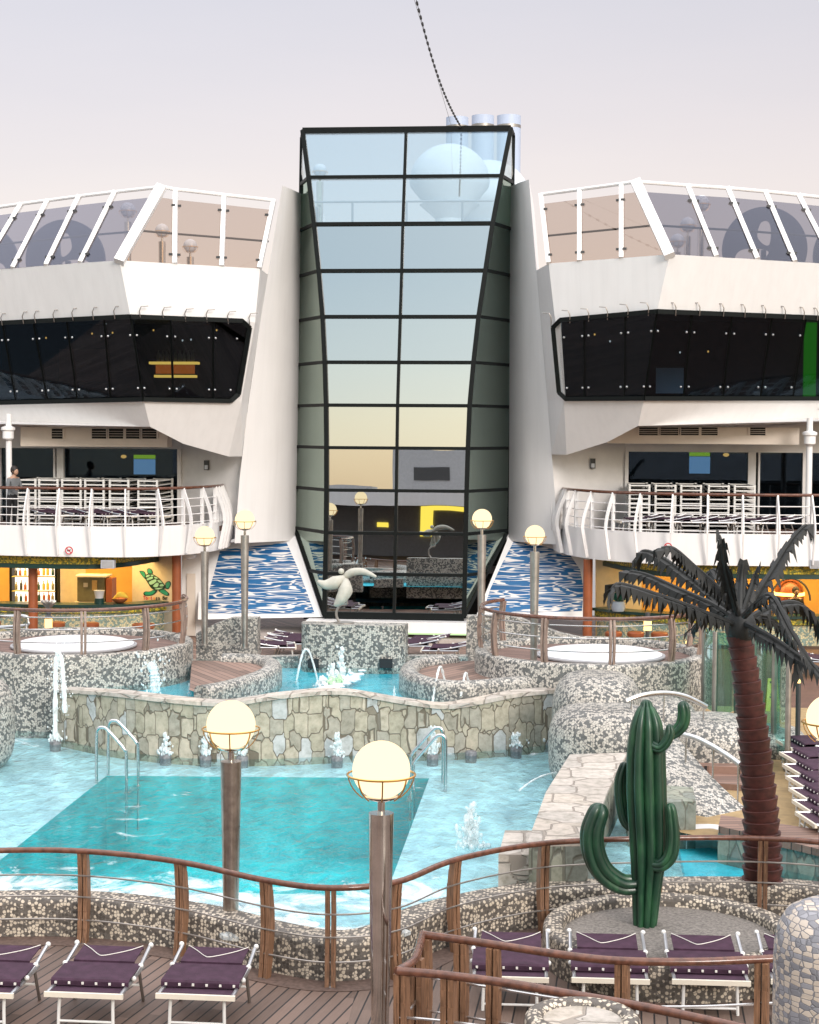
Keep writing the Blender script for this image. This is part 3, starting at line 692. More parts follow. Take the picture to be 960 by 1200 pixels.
# things seen through the lounge glass
b = thing('bar_shelf', 'amber lit bottle shelf glowing behind the dark lounge window', 'shelf', at(202, 445, 49.6), world=True)
def slab(px0, px1, py0, py1, Y, d=.2):
    a, c = at(px0, py0, Y), at(px1, py1, Y); return MB().obox((a+c)/2, (abs(c.x-a.x)/2, 0, 0), (0, d/2, 0), (0, 0, abs(c.z-a.z)/2))
slab(176,233,424,427,49.5,.3).build('upper_shelf', M['shelf_amber'], b, smooth=0)
slab(182,230,439.5,442.5,49.5,.3).build('lower_shelf', M['shelf_amber'], b, smooth=0)
slab(183,228,427.5,438,49.9,.1).build('back_panel', M['shelf_red'], b, smooth=0)
for k in range(9): MB().lathe(at(186+k*5, 424, 49.45), [(.055,0),(.055,.2),(.02,.28),(.02,.34)], 8).build('bottle', M['olive_metal'], b)
solo('wall_panel', slab(70,126,409,447,50.1,.1), M['wood_red'], 'brown timber panel hung on the lounge wall behind the dark windows', 'panel')
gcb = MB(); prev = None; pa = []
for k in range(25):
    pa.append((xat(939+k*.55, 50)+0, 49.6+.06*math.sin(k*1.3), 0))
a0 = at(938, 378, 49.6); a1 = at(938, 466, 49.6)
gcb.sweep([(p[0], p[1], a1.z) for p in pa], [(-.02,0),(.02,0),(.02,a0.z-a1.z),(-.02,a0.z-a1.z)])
solo('green_curtain', gcb, M['curtain_glow'], 'bright green curtain with lamp light put in as its own glow, hanging behind the dark lounge window', 'curtain')
for (px, py, k_) in ((108,391,'amber'),(132,390,'amber'),(124,379,'white'),(54,396,'amber'),(180,387,'amber'),(254,387,'amber'),(214,399,'white'),(224,398,'white'),(797,413,'white'),(830,412,'amber'),(697,392,'amber'),(715,400,'white')):
    c_ = at(px, py, 49.3)
    tag(MB().lathe(c_, [(.001,-.03),(.022,-.02),(.026,.015),(.01,.03)], 8).build('ceiling_lamp', M['spot_'+k_], off=c_),
        ('small amber' if k_ == 'amber' else 'small white')+(' lamp glowing in the dark lounge above the bar shelf side' if px < 500 else ' lamp glowing in the dark lounge on the green curtain side'), 'lamp', 'lamps in the dark lounges')
tb = thing('wall_screen', 'pale blue grey projector screen behind the dark lounge window near the green curtain', 'screen', at(785, 463, 49.8), world=True)
slab(769,801,431,461,49.8,.06).build('screen_face', M['funnel_blue'], tb, smooth=0)
slab(767.5,802.5,429.5,431,49.78,.1).build('case', M['dark_grey'], tb, smooth=0)

# ================================================================ deck houses under the overhang, balcony level
def recess(S):
    sgn = S['sgn']; YW = 50.0; x0, x1 = S['x0'], S['x1']   # window wall from outboard to inboard end
    zt_, zb_ = 6.45, ZB
    root = thing('lounge_wall', S['label'], 'wall', (xat((x0+x1)/2, YW), YW, ZB), group='recessed lounge walls behind the balconies', world=True)
    wb = MB(); zg0, zg1 = ZB+.12, at(300, S['gtop'], YW).z
    X = lambda p: xat(p, YW)
    # white plating above the glass, posts between the panes
    wb.obox(((X(x0)+X(x1))/2, YW+.1, (zg1+zt_+.3)/2), (abs(X(x1)-X(x0))/2, 0, 0), (0, .1, 0), (0, 0, (zt_+.3-zg1)/2))
    for (p, q) in S['posts']: wb.obox(((X(p)+X(q))/2, YW-.02, (ZB+zg1)/2), (abs(X(q)-X(p))/2, 0, 0), (0, .12, 0), (0, 0, (zg1-ZB)/2))
    # inboard wall running forward to the fin
    pa, pb_ = Vector((X(x1), YW, 0)), Vector((xat(S['xe'], 48.7), 48.7, 0))
    wb.plate([Vector((pa.x, pa.y, ZB)), Vector((pb_.x, pb_.y, ZB)), Vector((pb_.x, pb_.y, 6.6)), Vector((pa.x, pa.y, 6.6))], (0, .15, 0))
    wb.build('plating', M['white_matt'], root, smooth=0)
    for (p, q) in S['panes']:
        MB().obox(((X(p)+X(q))/2, YW+.02, (zg0+zg1)/2), (abs(X(q)-X(p))/2, 0, 0), (0, .02, 0), (0, 0, (zg1-zg0)/2)).build('window_pane', M['smoked_glass'], root, smooth=0)
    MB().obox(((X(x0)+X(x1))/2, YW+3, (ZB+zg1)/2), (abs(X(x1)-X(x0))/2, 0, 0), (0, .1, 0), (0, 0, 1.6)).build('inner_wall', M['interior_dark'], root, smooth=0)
    MB().obox(((X(x0)+X(x1))/2, YW+1.6, ZB-.03), (abs(X(x1)-X(x0))/2, 0, 0), (0, 1.4, 0), (0, 0, .03)).build('inner_floor', M['dark_grey'], root, smooth=0)
    # hung fascia with louvres
    yF = 48.4; f0, f1 = S['fascia']; a, c_ = at(f0, S['fy'][0], yF), at(f1, S['fy'][1], yF)
    fb_ = MB().obox((a+c_)/2, (abs(c_.x-a.x)/2, 0, 0), (0, .3, 0), (0, 0, abs(c_.z-a.z)/2)).build('fascia', M['beige_paint'], root, smooth=0)
    for (p, q) in S['louvres']:
        l = MB(); a, c_ = at(p, S['ly'][0], yF-.3), at(q, S['ly'][1], yF-.3)
        l.obox((a+c_)/2, (abs(c_.x-a.x)/2, 0, 0), (0, .02, 0), (0, 0, abs(c_.z-a.z)/2))
        g = l.build('louvre', M['black_frame'], fb_, smooth=0)
        s_ = MB()
        for k in range(1, 4): s_.bar(Vector((min(a.x, c_.x), a.y-.03, lerp(a.z, c_.z, k/4))), Vector((max(a.x, c_.x), a.y-.03, lerp(a.z, c_.z, k/4))), .012, .012)
        for xx in (a.x, c_.x): s_.bar(Vector((xx, a.y-.03, a.z)), Vector((xx, a.y-.03, c_.z)), .05, .03, up=(0,1,0))
        s_.build('slat', M['beige_paint'], fb_, smooth=0)
    for (px, py) in S['box']:
        c_ = onp(px, py, Vector((pa.x,pa.y,0)), Vector((pb_.x,pb_.y,0)), Vector((pa.x,pa.y,5)))
        lt = MB().box(c_+Vector((0,-.08,0)), (.14, .12, .28)); bx = lt.build('wall_light', M['dark_grey'], root, smooth=0)
        MB().box(c_+Vector((0,-.15,-.06)), (.1, .02, .12)).build('lens', M['globe_off'], bx, smooth=0)
recess(dict(sgn=1, label='recessed lounge wall of dark windows behind the stacked loungers and the person', x0=-420, x1=213, xe=285, gtop=527, posts=[(-2,2),(64,66),(68,76),(209,213),(-140,-132)], panes=[(-420,-140),(-132,-2),(2,64),(76,209)],
    fascia=(28,199), fy=(500,524), louvres=[(60,75),(107,126),(127,146),(147,165),(166,185)], ly=(502.5,514), box=[(243,545)]))
recess(dict(sgn=-1, label='recessed lounge wall of dark windows behind the stacked loungers and the palm', x0=1400, x1=733, xe=647, gtop=526, posts=[(733,737),(877,886),(889,891),(941,945),(1090,1096)], panes=[(737,877),(891,941),(945,1090),(1096,1400)],
    fascia=(712,935), fy=(500,521), louvres=[(748,772),(773,796),(797,820),(821,842),(878,898)], ly=(501,510), box=[(695,543)]))
def tvscreen(px0, px1, py0, py1, label):
    Y = 50.9; t = thing('display_screen', label, 'screen', at((px0+px1)/2, py1, Y), world=True)
    slab(px0, px1, py0+5, py1, Y, .05).build('blue_panel', M['screen_blue'], t, smooth=0)
    slab(px0, px1, py0, py0+4.6, Y, .05).build('lime_header', M['screen_lime'], t, smooth=0)
    slab(px0-1, px1+1, py0-1, py1+1, Y+.06, .05).build('case', M['black_frame'], t, smooth=0)
tvscreen(157, 182, 533, 556, 'lit blue screen with lime top behind the lounge window near the person')
tvscreen(808, 832, 530, 555, 'lit blue screen with lime top behind the lounge window near the palm')
for (px, py, lb_) in ((145,535,'small amber lamp behind the lounge window left of the lit screen'),(851,533,'small amber lamp behind the lounge window above the right stacked loungers')):
    c_ = at(px, py, 51.2); tag(MB().sphere(c_, .07, 10, 8, 1.3, 1, .8).build('wall_lamp', M['spot_amber'], off=c_), lb_, 'lamp')
for (px, lb_) in ((11,'white pillar with a lamp head standing beside the person on the balcony'),(947,'white pillar with a lamp head standing beside the right stacked loungers')):
    c_ = at(px, 620, 47.2); c_.z = ZB
    t = thing('white_pillar', lb_, 'pillar', c_, group='white pillars on the balconies', world=True)
    MB().lathe(c_, [(.085,0),(.085,3.2)], 14).build('shaft', M['white_paint'], t)
    MB().lathe(c_+Vector((0,-.05,2.45)), [(.10,0),(.16,.05),(.16,.25),(.20,.29),(.20,.36),(.10,.4)], 14).build('lamp_head', M['white_paint'], t)

# ================================================================ balconies
PLp = [(-420,49),(-260,47.5),(-120,46.1),(0,45.2),(100,45.0),(160,45.2),(205,46),(235,47),(255,48.2),(262,49.3)]
PRp = [(1380,49),(1210,47.5),(1080,46.1),(960,45.2),(860,45.0),(780,45.2),(722,46),(688,47),(666,48.2),(658,49.3)]
def balcony(pp, label, rlabel):
    path = smooth_path([Vector((xat(p, y), y, 0)) for p, y in pp], 8); path2 = path
    left = path[0].x < path[-1].x
    nrm = lambda t: Vector((t.y, -t.x, 0)) if left else Vector((-t.y, t.x, 0))     # outward
    root = thing('balcony', label, 'balcony', (path[30].x, path[30].y, 2.75), group='white curved balconies above the bars', world=True)
    s = 1 if left else -1
    MB().sweep([p+Vector((0,0,2.74)) for p in path], [(0,0),(.10*s,0),(.10*s,.83),(0,.83)]).build('bulwark', M['white_paint'], root)
    MB().prism([(p.x, p.y+.1) for p in path]+[(path[-1].x, 51), (path[0].x, 51)], ZB-.15, ZB).build('deck', M['brown_floor'], root, smooth=0)
    MB().prism([(p.x, p.y+.13) for p in path]+[(path[-1].x, 51), (path[0].x, 51)], 2.9, ZB-.16).build('underside', M['white_matt'], root, smooth=0)
    rl = thing('balcony_railing', rlabel, 'railing', (path[30].x, path[30].y, 3.57), group='white railings on the balconies', world=True)
    zt_ = 3.57
    MB().tube([p+Vector((0,.05,zt_+1.02)) for p in path], .04, 8).build('top_rail', M['teak_rail'], rl)
    for k in range(4): MB().tube([p+Vector((0,.05,zt_+.06+k*.22)) for p in path], .014, 6).build('rail', M['white_paint'], rl)
    Lp = plen(path); n = int(Lp/.9)
    ss = [i*.9+.3 for i in range(n+1)]+[Lp-.05-.35*i for i in range(4)]
    for q in sorted(ss):
        if q > Lp: continue
        p, t = along(path, q); o = nrm(t)
        p = p+Vector((0,.05,0))
        MB().bar(p+Vector((0,0,zt_-.02)), p+Vector((0,0,zt_+1.0)), .05, .10, up=o).build('post', M['white_paint'], rl, smooth=0)
        br = MB(); pts = [p+o*(.30*math.sin(a_*math.pi/2)**1.1+.0)+Vector((0,0,zt_+1.0-1.0*a_)) for a_ in [i/8 for i in range(9)]]
        pts += [p+o*(.30-.16*(i/4))+Vector((0,0,zt_-.78*i/4)) for i in range(1, 5)]
        for i in range(len(pts)-1): br.bar(pts[i], pts[i+1], .035, .10, up=o)
        br.build('bracket', M['white_paint'], rl, smooth=0)
    return path
BL = balcony(PLp, 'curved white balcony above the bar with the turtle sign', 'white railing with brown top rail on the balcony where the person stands')
BR = balcony(PRp, 'curved white balcony above the bar behind the palm tree', 'white railing with brown top rail on the balcony behind the palm')
def nosmoke(px, py, label):
    c_ = at(px, py, 44.86); t = thing('warning_sign', label, 'sign', c_, group='round signs on the balconies', world=True)
    def disc(r0, r1, n=28):
        b = MB(); vs = []
        for k in range(n):
            a_ = 2*math.pi*k/n; vs += [c_+Vector((r0*math.cos(a_), 0, r0*math.sin(a_))), c_+Vector((r1*math.cos(a_), 0, r1*math.sin(a_)))]
        b.add(vs+[v+Vector((0,.015,0)) for v in vs], [(2*k, 2*((k+1) % n), 2*((k+1) % n)+1, 2*k+1) for k in range(n)]+[(2*k+1, 2*((k+1) % n)+1, 2*n+2*((k+1) % n)+1, 2*n+2*k+1) for k in range(n)])
        return b
    disc(0.001, .10).build('face', M['white_paint'], t, off=c_+Vector((0,-.004,0)), smooth=0)
    disc(.082, .108).build('ring', M['red_paint'], t, off=c_+Vector((0,.004,0)), smooth=0)
    g = MB().bar(c_+Vector((-.05,-.012,-.01)), c_+Vector((.05,-.012,.02)), .012, .025); g.build('cigarette', M['text_dark'], t, smooth=0)
    MB().bar(c_+Vector((-.06,-.016,.06)), c_+Vector((.06,-.016,-.06)), .008, .02).build('slash', M['red_paint'], t, smooth=0)
nosmoke(81, 645, 'round red ringed no smoking sign on the balcony above the bottle shelves')
nosmoke(783, 641, 'round red ringed no smoking sign on the balcony behind the palm fronds')
# ================================================================ pool decks and basins
NB = [(-420,1165),(-150,1116),(-20,1105),(97,1105),(210,1120),(310,1146),(387,1157),(465,1148),(535,1116),(638,1093),(770,1086),(893,1086),(1000,1098),(1250,1150)]
nbp = smooth_path([atz(px, py, 0) for px, py in NB], 8)           # foot of the near railing
def offset(path, d):
    out = []
    for i, p in enumerate(path):
        t = path[min(i+1, len(path)-1)]-path[max(i-1, 0)]; t.z = 0; t.normalize(); out.append(p+Vector((-t.y, t.x, 0))*d)
    return out
kj = 8*6+4                                                        # where the left and right arcs meet
jl = nbp[kj]
struct('pool_deck', MB().poly(*[p+Vector((0,0,0)) for p in offset(nbp, .2)[:kj+1]], Vector((jl.x+1.4, -12, 0)), Vector((-16, -12, 0)), Vector((-16, 14, 0))), M['deck_wood'], smooth=0)
struct('pool_deck', MB().poly(*[p+Vector((0,0,0)) for p in offset(nbp, .2)[kj:]], Vector((14, 12, 0)), Vector((14, -12, 0)), Vector((jl.x+1.4, -12, 0))), M['deck_wood_right'], smooth=0)
# margin boards that follow the curve of the coaming
struct('deck_border', MB().sweep([p+Vector((0,0,.004)) for p in nbp], [(-.16,0),(.19,0),(.19,.004),(-.16,.004)]), M['deck_border'], smooth=0)
def rounded(wd, h, r=.08, n=4, z0=0):
    pr = [(-wd/2, z0)]
    for i in range(n+1): a = math.pi-math.pi/2*i/n; pr.append((-wd/2+r+r*math.cos(a), h-r+r*math.sin(a)))
    for i in range(n+1): a = math.pi/2-math.pi/2*i/n; pr.append((wd/2-r+r*math.cos(a), h-r+r*math.sin(a)))
    return pr+[(wd/2, z0)]
cpath = offset(nbp, .42)
solo('pool_coaming', MB().sweep([p+Vector((0,0,0)) for p in cpath], rounded(.46, .48, .09, 4, -.3)), M['mosaic_near'], 'long curving mosaic pool edge wall behind the two wooden post railings', 'low wall', base=(0, 20.5, 0), smooth=50)
# lower pool: pale shallow shelf round a deep teal basin
Q = [atz(125, 909, .17), atz(503, 912, .17), atz(452, 1050, .17), atz(-40, 1040, .17)]
for q in Q: q.z = .17
XL, XR, YFAR = -17.0, 1.6, 33.4
edge = [p for p in offset(nbp, .5) if XL < p.x < XR]
fb = MB(); sh = .17
A_, B_ = Vector((XL, YFAR, sh)), Vector((XR, YFAR, sh))
e_ = [Vector((p.x, p.y, sh)) for p in edge]
fb.poly(A_, B_, Q[1], Q[0]); fb.poly(B_, e_[-1], Q[2], Q[1]); fb.poly(A_, Q[0], Q[3], e_[0])
fb.poly(*e_, Q[2], Q[3])
struct('pool_shelf_floor', fb, M['pool_pale'], smooth=0)
db = MB(); bt = [Vector((q.x, q.y, -1.25)) for q in Q]; db.poly(*bt)
for i in range(4): db.poly(Q[i], Q[(i+1) % 4], bt[(i+1) % 4], bt[i])
struct('deep_pool_basin', db, M['pool_teal'], smooth=0)
struct('pool_water', MB().poly(Vector((XL, YFAR, ZW)), Vector((XR, YFAR, ZW)), *[Vector((p.x, p.y, ZW)) for p in edge][::-1]), M['pool_water'], smooth=0)
# right hand pool
RPX = [(735,1012),(770,994),(800,984),(838,983),(870,992),(905,1002),(975,1020),(1060,1050)]
rp = [atz(px, py, .25) for px, py in RPX]
e2 = [p for p in offset(nbp, .5) if rp[0].x-.5 < p.x < 6.5]
struct('side_pool_water', MB().poly(*[Vector((p.x,p.y,.25)) for p in rp], *[Vector((p.x,p.y,.25)) for p in e2][::-1]), M['side_water'], smooth=0)
struct('side_pool_floor', MB().poly(*[Vector((p.x,p.y+.05,.12)) for p in rp], *[Vector((p.x,p.y,.12)) for p in e2][::-1]), M['pool_cyan'], smooth=0)
solo('pool_edge', MB().sweep([p+Vector((0,.12,0)) for p in smooth_path(rp[2:], 6)], rounded(.3, .17, .07, 3, -.5)), M['white_matt'], 'white rim behind the small turquoise pool at the palm foot', 'pool edge', smooth=50)

# stone retaining wall and upper pool
SWB = [(66,866,1.26),(130,879,1.37),(200,887,1.35),(265,890,1.33),(330,889,1.45),(400,886,1.49),(470,884,1.30),(520,883,1.19),(560,881,1.24),(610,877,1.34),(672,869,1.32)]
swp = [atz(px, py, ZW) for px, py, z in SWB]
pz = smooth_path([Vector((p.x, p.y, s[2])) for p, s in zip(swp, SWB)], 6)
sw = MB(); n = len(pz); of = offset(pz, .38); vs = []
for p, q in zip(pz, of): vs += [(p.x, p.y, -.2), (p.x, p.y+.02, p.z-.07), (q.x, q.y, p.z-.07), (q.x, q.y, -.2)]
sw.add(vs, [(4*i+k, 4*i+(k+1) % 4, 4*i+4+(k+1) % 4, 4*i+4+k) for i in range(n-1) for k in range(4)]+[(0,1,2,3), (4*n-4, 4*n-3, 4*n-2, 4*n-1)])
swt = thing('stone_wall', 'wavy wall of beige and grey cut stone slabs holding the upper pool', 'wall', (pz[n//2].x, pz[n//2].y, 0), world=True)
sw.build('masonry', M['stone_wall'], swt, smooth=50)
cp = MB(); vs = []
for p, q in zip(pz, of): vs += [(p.x, p.y-.03, p.z-.068), (p.x, p.y-.02, p.z), (q.x, q.y+.02, p.z), (q.x, q.y+.02, p.z-.068)]
cp.add(vs, [(4*i+k, 4*i+(k+1) % 4, 4*i+4+(k+1) % 4, 4*i+4+k) for i in range(n-1) for k in range(4)]+[(0,1,2,3), (4*n-4, 4*n-3, 4*n-2, 4*n-1)])
cp.build('coping', M['stone_slab'], swt, smooth=50)
up = [Vector((q.x, q.y-.05, ZU)) for q in of]
struct('upper_pool_water', MB().poly(*up, Vector((1.0, 36.8, ZU)), Vector((-12.5, 36.8, ZU))), M['upper_water'], smooth=0)
struct('upper_pool_floor', MB().poly(*[Vector((p.x,p.y,1.03)) for p in up], Vector((1.0, 36.8, 1.03)), Vector((-12.5, 36.8, 1.03))), M['pool_cyan'], smooth=0)
struct('far_deck', MB().poly((-30,36.6,ZF), (2.5,36.6,ZF), (2.5,56,ZF), (-30,56,ZF)), M['deck_far'], smooth=0)
struct('ship_deck_base', MB().poly((-40,-20,-1.6), (40,-20,-1.6), (40,60,-1.6), (-40,60,-1.6)), M['dark_grey'], smooth=0)
SF = .40
struct('sand_coloured_floor', MB().poly(atz(800, 985, SF)+Vector((0,.5,0)), atz(865, 990, SF), atz(1010, 1010, SF), atz(1085, 1062, SF), Vector((6.2, 18.5, SF)), Vector((16, 16.5, SF)), Vector((16, 36.5, SF)), Vector((.5, 36.5, SF))), M['sand_floor'], smooth=0)
struct('far_side_deck', MB().poly((2.5,36.5,SF-.004), (22,36.5,SF-.004), (22,56,SF-.004), (2.5,56,SF-.004)), M['brown_floor'], smooth=0)

# ================================================================ whirlpools on their platforms
def whirlpool(cpx, Y, Rr, dpx, label, covlabel, rlabel, gap, deckmat):
    c = Vector((xat(cpx, Y), Y, 0))
    t = thing('whirlpool_platform', label, 'platform', c, group='round whirlpool platforms', world=True)
    ring = arc(c, Rr-.12, 0, 360, 64)[:-1]
    MB().sweep([p for p in ring], rounded(.26, 1.80, .06, 3, -.2), closed=True).build('parapet', M['mosaic_far'], t, smooth=50)
    MB().lathe(c, [(0.01,ZP),(Rr-.2,ZP),(Rr-.2,ZP-.2)], 48).build('deck', M['deck_round'], t)
    d = Vector((xat(dpx, Y), Y, ZP))
    cv = thing('pool_cover', covlabel, 'cover', d, group='white whirlpool covers', world=True)
    MB().lathe(d, [(1.20,0),(1.24,.03),(1.24,.07),(1.1,.12),(.6,.16),(.01,.17)], 48, cap=False).build('dome', M['cover_white'], cv)
    MB().lathe(d, [(1.26,0),(1.30,.02),(1.30,.05),(1.25,.06)], 48, cap=False).build('rim', M['grey_paint'], cv)
    rl = thing('platform_railing', rlabel, 'railing', c+Vector((0,0,1.8)), group='railings round the whirlpools', world=True)
    a0, a1 = gap
    pa = arc(c, Rr-.12, a0, a1, 60, 1.78)
    def slant(p, z, k=.0): return p+Vector((0,0,z))
    MB().tube([p+Vector((0,0,.88)) for p in pa], .038, 8).build('top_rail', M['teak_rail'], rl)
    for z in (.25, .5, .74): MB().tube([p+Vector((0,0,z)) for p in pa], .013, 6).build('rail', M['steel'], rl)
    nst = int(plen(pa)/1.28)
    for i in range(nst+1):
        p, tg = along(pa, plen(pa)*i/nst-.001 if i else 0); o = Vector((p.x-c.x, p.y-c.y, 0)).normalized(); sd = Vector((-o.y, o.x, 0))
        pm = MB()
        for s_ in (-1, 1):
            q = [p+sd*.035*s_+o*(.05*math.sin(math.pi*f_))+Vector((0,0,.86*f_)) for f_ in (0,.25,.5,.75,1)]
            for k in range(4): pm.bar(q[k], q[k+1], .045, .085, up=o)
        pm.build('post', M['taupe_post'], rl, smooth=0)
    return c
WLc = whirlpool(88, 34.6, 2.42, 86, 'round mosaic whirlpool platform beside the tall water jet', 'white whirlpool cover beside the tall water jet', 'brown railing round the whirlpool beside the tall water jet', (-200, 28), 'deck_round')
WRc = whirlpool(694, 34.6, 2.32, 707, 'round mosaic whirlpool platform behind the mosaic boulders', 'white whirlpool cover behind the mosaic boulders', 'brown railing round the whirlpool behind the mosaic boulders', (-215, 22), 'deck_round')
for cx, sx_ in ((232, 1), (640, -1)):
    pass
def sidedeck(pts, cx, wood, name, label, extra):
    path = smooth_path([atz(px, py, 1.4) for px, py in pts], 6)
    ex = [atz(px, py, 1.4) for px, py in extra]
    struct('side_deck', MB().poly(*[Vector((p.x, p.y, 1.36)) for p in path], *[Vector((p.x, p.y, 1.36)) for p in ex]), M[wood], smooth=0)
    solo(name, MB().sweep([Vector((p.x, p.y, 0)) for p in path], rounded(.38, 1.52, .15, 4, .5)), M['mosaic_mid'], label, 'low wall', 'curling mosaic edges of the upper pool', base=(path[8].x, path[8].y, .5), smooth=50)
sidedeck([(236,811),(268,805),(298,796),(315,788),(319,780),(302,774),(262,772)], 0, 'deck_far', 'mosaic_edge', 'curling mosaic pool edge beside the arching jet, below the sloping mosaic wall', [(225,772),(222,806)])
sidedeck([(640,797),(595,801),(548,805),(512,803),(487,796),(479,787),(492,778),(532,773)], 0, 'deck_far_right', 'mosaic_edge', 'curling mosaic pool edge beside the two thin water arcs', [(600,770),(645,780),(668,806)])
# walls behind the side decks
def wallpx(pts, Y, d, mat, name, label, cat='wall', group=None):
    q = [at(px, py, Y) for px, py in pts]
    return solo(name, MB().plate(q, (0, d, 0)), M[mat], label, cat, group, smooth=0)
wallpx([(230,775),(230,742),(250,732),(270,724.5),(302,724),(302,775)], 38.2, .35, 'mosaic_mid', 'mosaic_wall', 'mosaic wall with a sloping top between lamp posts and purple loungers', group='mosaic walls behind the upper pool')
wallpx([(546,775),(547,722),(598,722),(612,726),(655,742),(690,750),(690,775)], 38.6, .35, 'mosaic_mid', 'mosaic_wall', 'mosaic wall with a sloping top beside the lamp post at the right mural', group='mosaic walls behind the upper pool')
wallpx([(296,785),(296,770),(350,769),(350,785)], 36.5, .3, 'mosaic_mid', 'mosaic_sill', 'low mosaic sill at the loungers beside the arching jet', 'low wall')
wallpx([(474,785),(474,769),(548,769),(548,785)], 36.5, .3, 'mosaic_mid', 'mosaic_sill', 'low mosaic sill in front of the loungers on the curling edge', 'low wall')
pd = thing('mosaic_pedestal', 'broad mosaic pedestal with two dark square openings carrying the petal sculpture', 'pedestal', at(412, 783, 36), world=True)
a, c_ = at(347, 735, 35.9), at(478, 735, 35.9)
pp = smooth_path([Vector((a.x+.05, 36.5, 0)), Vector((a.x+.12, 36.05, 0)), Vector((a.x+.5, 35.9, 0)), Vector((c_.x-.5, 35.9, 0)), Vector((c_.x-.12, 36.05, 0)), Vector((c_.x-.05, 36.5, 0))], 5)
MB().prism([(p.x, p.y) for p in pp], .6, 2.06).build('body', M['mosaic_far'], pd, smooth=50)
for (p, q) in ((361,373.5),(445,460)):
    s_ = slab(p, q, 772, 783, 35.86, .06); s_.build('opening', M['interior_dark'], pd, smooth=0)

# petal sculpture
ps = thing('petal_sculpture', 'grey stone sculpture of three petals on a hooked metal stem', 'sculpture', at(403, 735, 36.3), world=True)
def blob(pts, rs, n=12):
    q = smooth_path([at(*p) for p in pts], 6); r_ = []
    m = len(q)
    for i in range(m):
        x = i/(m-1)*(len(rs)-1); k = min(int(x), len(rs)-2); r_.append(rs[k]+(rs[k+1]-rs[k])*(x-k))
    return MB().tube(q, r_, n)
blob([(403,678,36.25),(392,683,36.1),(381,685,36.0),(372,681,35.95)], [.08,.15,.10,.03]).build('petal', M['stone_sculpt'], ps)
blob([(405,680,36.2),(405,692,36.0),(399,703,35.9),(392,710,35.85)], [.07,.16,.12,.03]).build('petal', M['stone_sculpt'], ps)
blob([(402,678,36.3),(412,671,36.3),(426,670,36.25),(441,676,36.2)], [.06,.09,.075,.025]).build('petal', M['stone_sculpt'], ps)
MB().sphere(at(400,669.5,36.25), .065, 12, 8).build('bud', M['stone_sculpt'], ps)
MB().tube(smooth_path([at(404,690,36.2), at(407,706.5,36.3), at(399,709,36.3), at(394.5,717,36.3), at(396,726,36.3), at(404,734,36.3)], 6)[6:], .03, 8).build('stem', M['dull_steel'], ps)
MB().tube([at(402,680,36.24), at(407,707,36.3)], .02, 6).build('stem_rod', M['dull_steel'], ps)
MB().lathe(Vector((at(403,735,36.3).x, 36.3, 2.055)), [(.22,0),(.22,.025),(.05,.03)], 16).build('base_plate', M['dull_steel'], ps)

# ================================================================ globe lamps
def globe_lamp(base, hz, r, glow, label, postm, rt, rb, group):
    t = thing('globe_lamp', label, 'lamp', base, group=group, world=True)
    top = base.z+hz; c = Vector((base.x, base.y, top))
    MB().sphere(c, r, 32, 20).build('globe', M[glow], t, smooth=60)
    zs = -r*1.02
    MB().lathe(Vector((c.x, c.y, top-r*1.16-.10-(hz-r*1.16-.10))), [(rb*1.25,0),(rb*1.25,.03),(rb,.035),(rt,hz-r*1.16-.13),(rt,hz-r*1.16-.10)], 24).build('post', M[postm], t)
    MB().lathe(c, [(rt*.3,-r*1.16-.10),(rt*.3,-r*1.12),(r*.55,-r*.98),(r*.62,-r*.90),(r*.56,-r*.88),(.01,-r*1.0)], 24, cap=False).build('cup', M['bronze_steel'], t)
    cg = MB(); rr = r*1.17
    cg.tube([c+Vector((rr*math.cos(2*math.pi*k/40), rr*math.sin(2*math.pi*k/40), -r*.17)) for k in range(40)], r*.04, 6, closed=True)
    for k in range(8):
        a_ = 2*math.pi*k/8+.15
        pts = [c+Vector((rr*math.cos(a_)*math.cos(b_), rr*math.sin(a_)*math.cos(b_), rr*math.sin(b_))) for b_ in [R(-8-50*i/6) for i in range(7)]]
        for i in range(6): cg.bar(pts[i], pts[i+1], r*.05, r*.035)
    cg.build('basket', M['brass'], t)
    return t
g_ = 'lit globe lamps on tapered posts'
globe_lamp(atz(270.5, 1112, 0), 2.70, .29, 'globe_glow', 'lit globe lamp on a weathered post behind the near left loungers', 'weathered_post', .125, .085, g_)
b_ = at(447, 902, 17.1); globe_lamp(Vector((b_.x, 17.1, 0)), b_.z, .295, 'globe_glow', 'largest lit globe lamp on a shiny bronze post at the railing', 'bronze_steel', .13, .09, g_)
for (px, py, Y, zb, lb_) in ((240,628,38,1.3,'lit globe lamp in front of the left bar end wall'),(287,609,37.6,1.3,'lit globe lamp in front of the left wave mural'),(565,608,36.6,1.36,'lit globe lamp in front of the glass tower corner'),(627,627,32.9,1.75,'lit globe lamp on the right whirlpool platform before the wave mural')):
    b_ = at(px, py, Y); globe_lamp(Vector((b_.x, Y, zb)), b_.z-zb, 11.6*Y/2000, 'globe_glow_small', lb_, 'dull_steel', .092, .065, g_)
b_ = at(973, 842, 20.5); globe_lamp(Vector((b_.x, 20.5, 0)), b_.z, .28, 'globe_glow', 'lit globe lamp cut by the frame edge beside the palm', 'bronze_steel', .125, .085, g_)
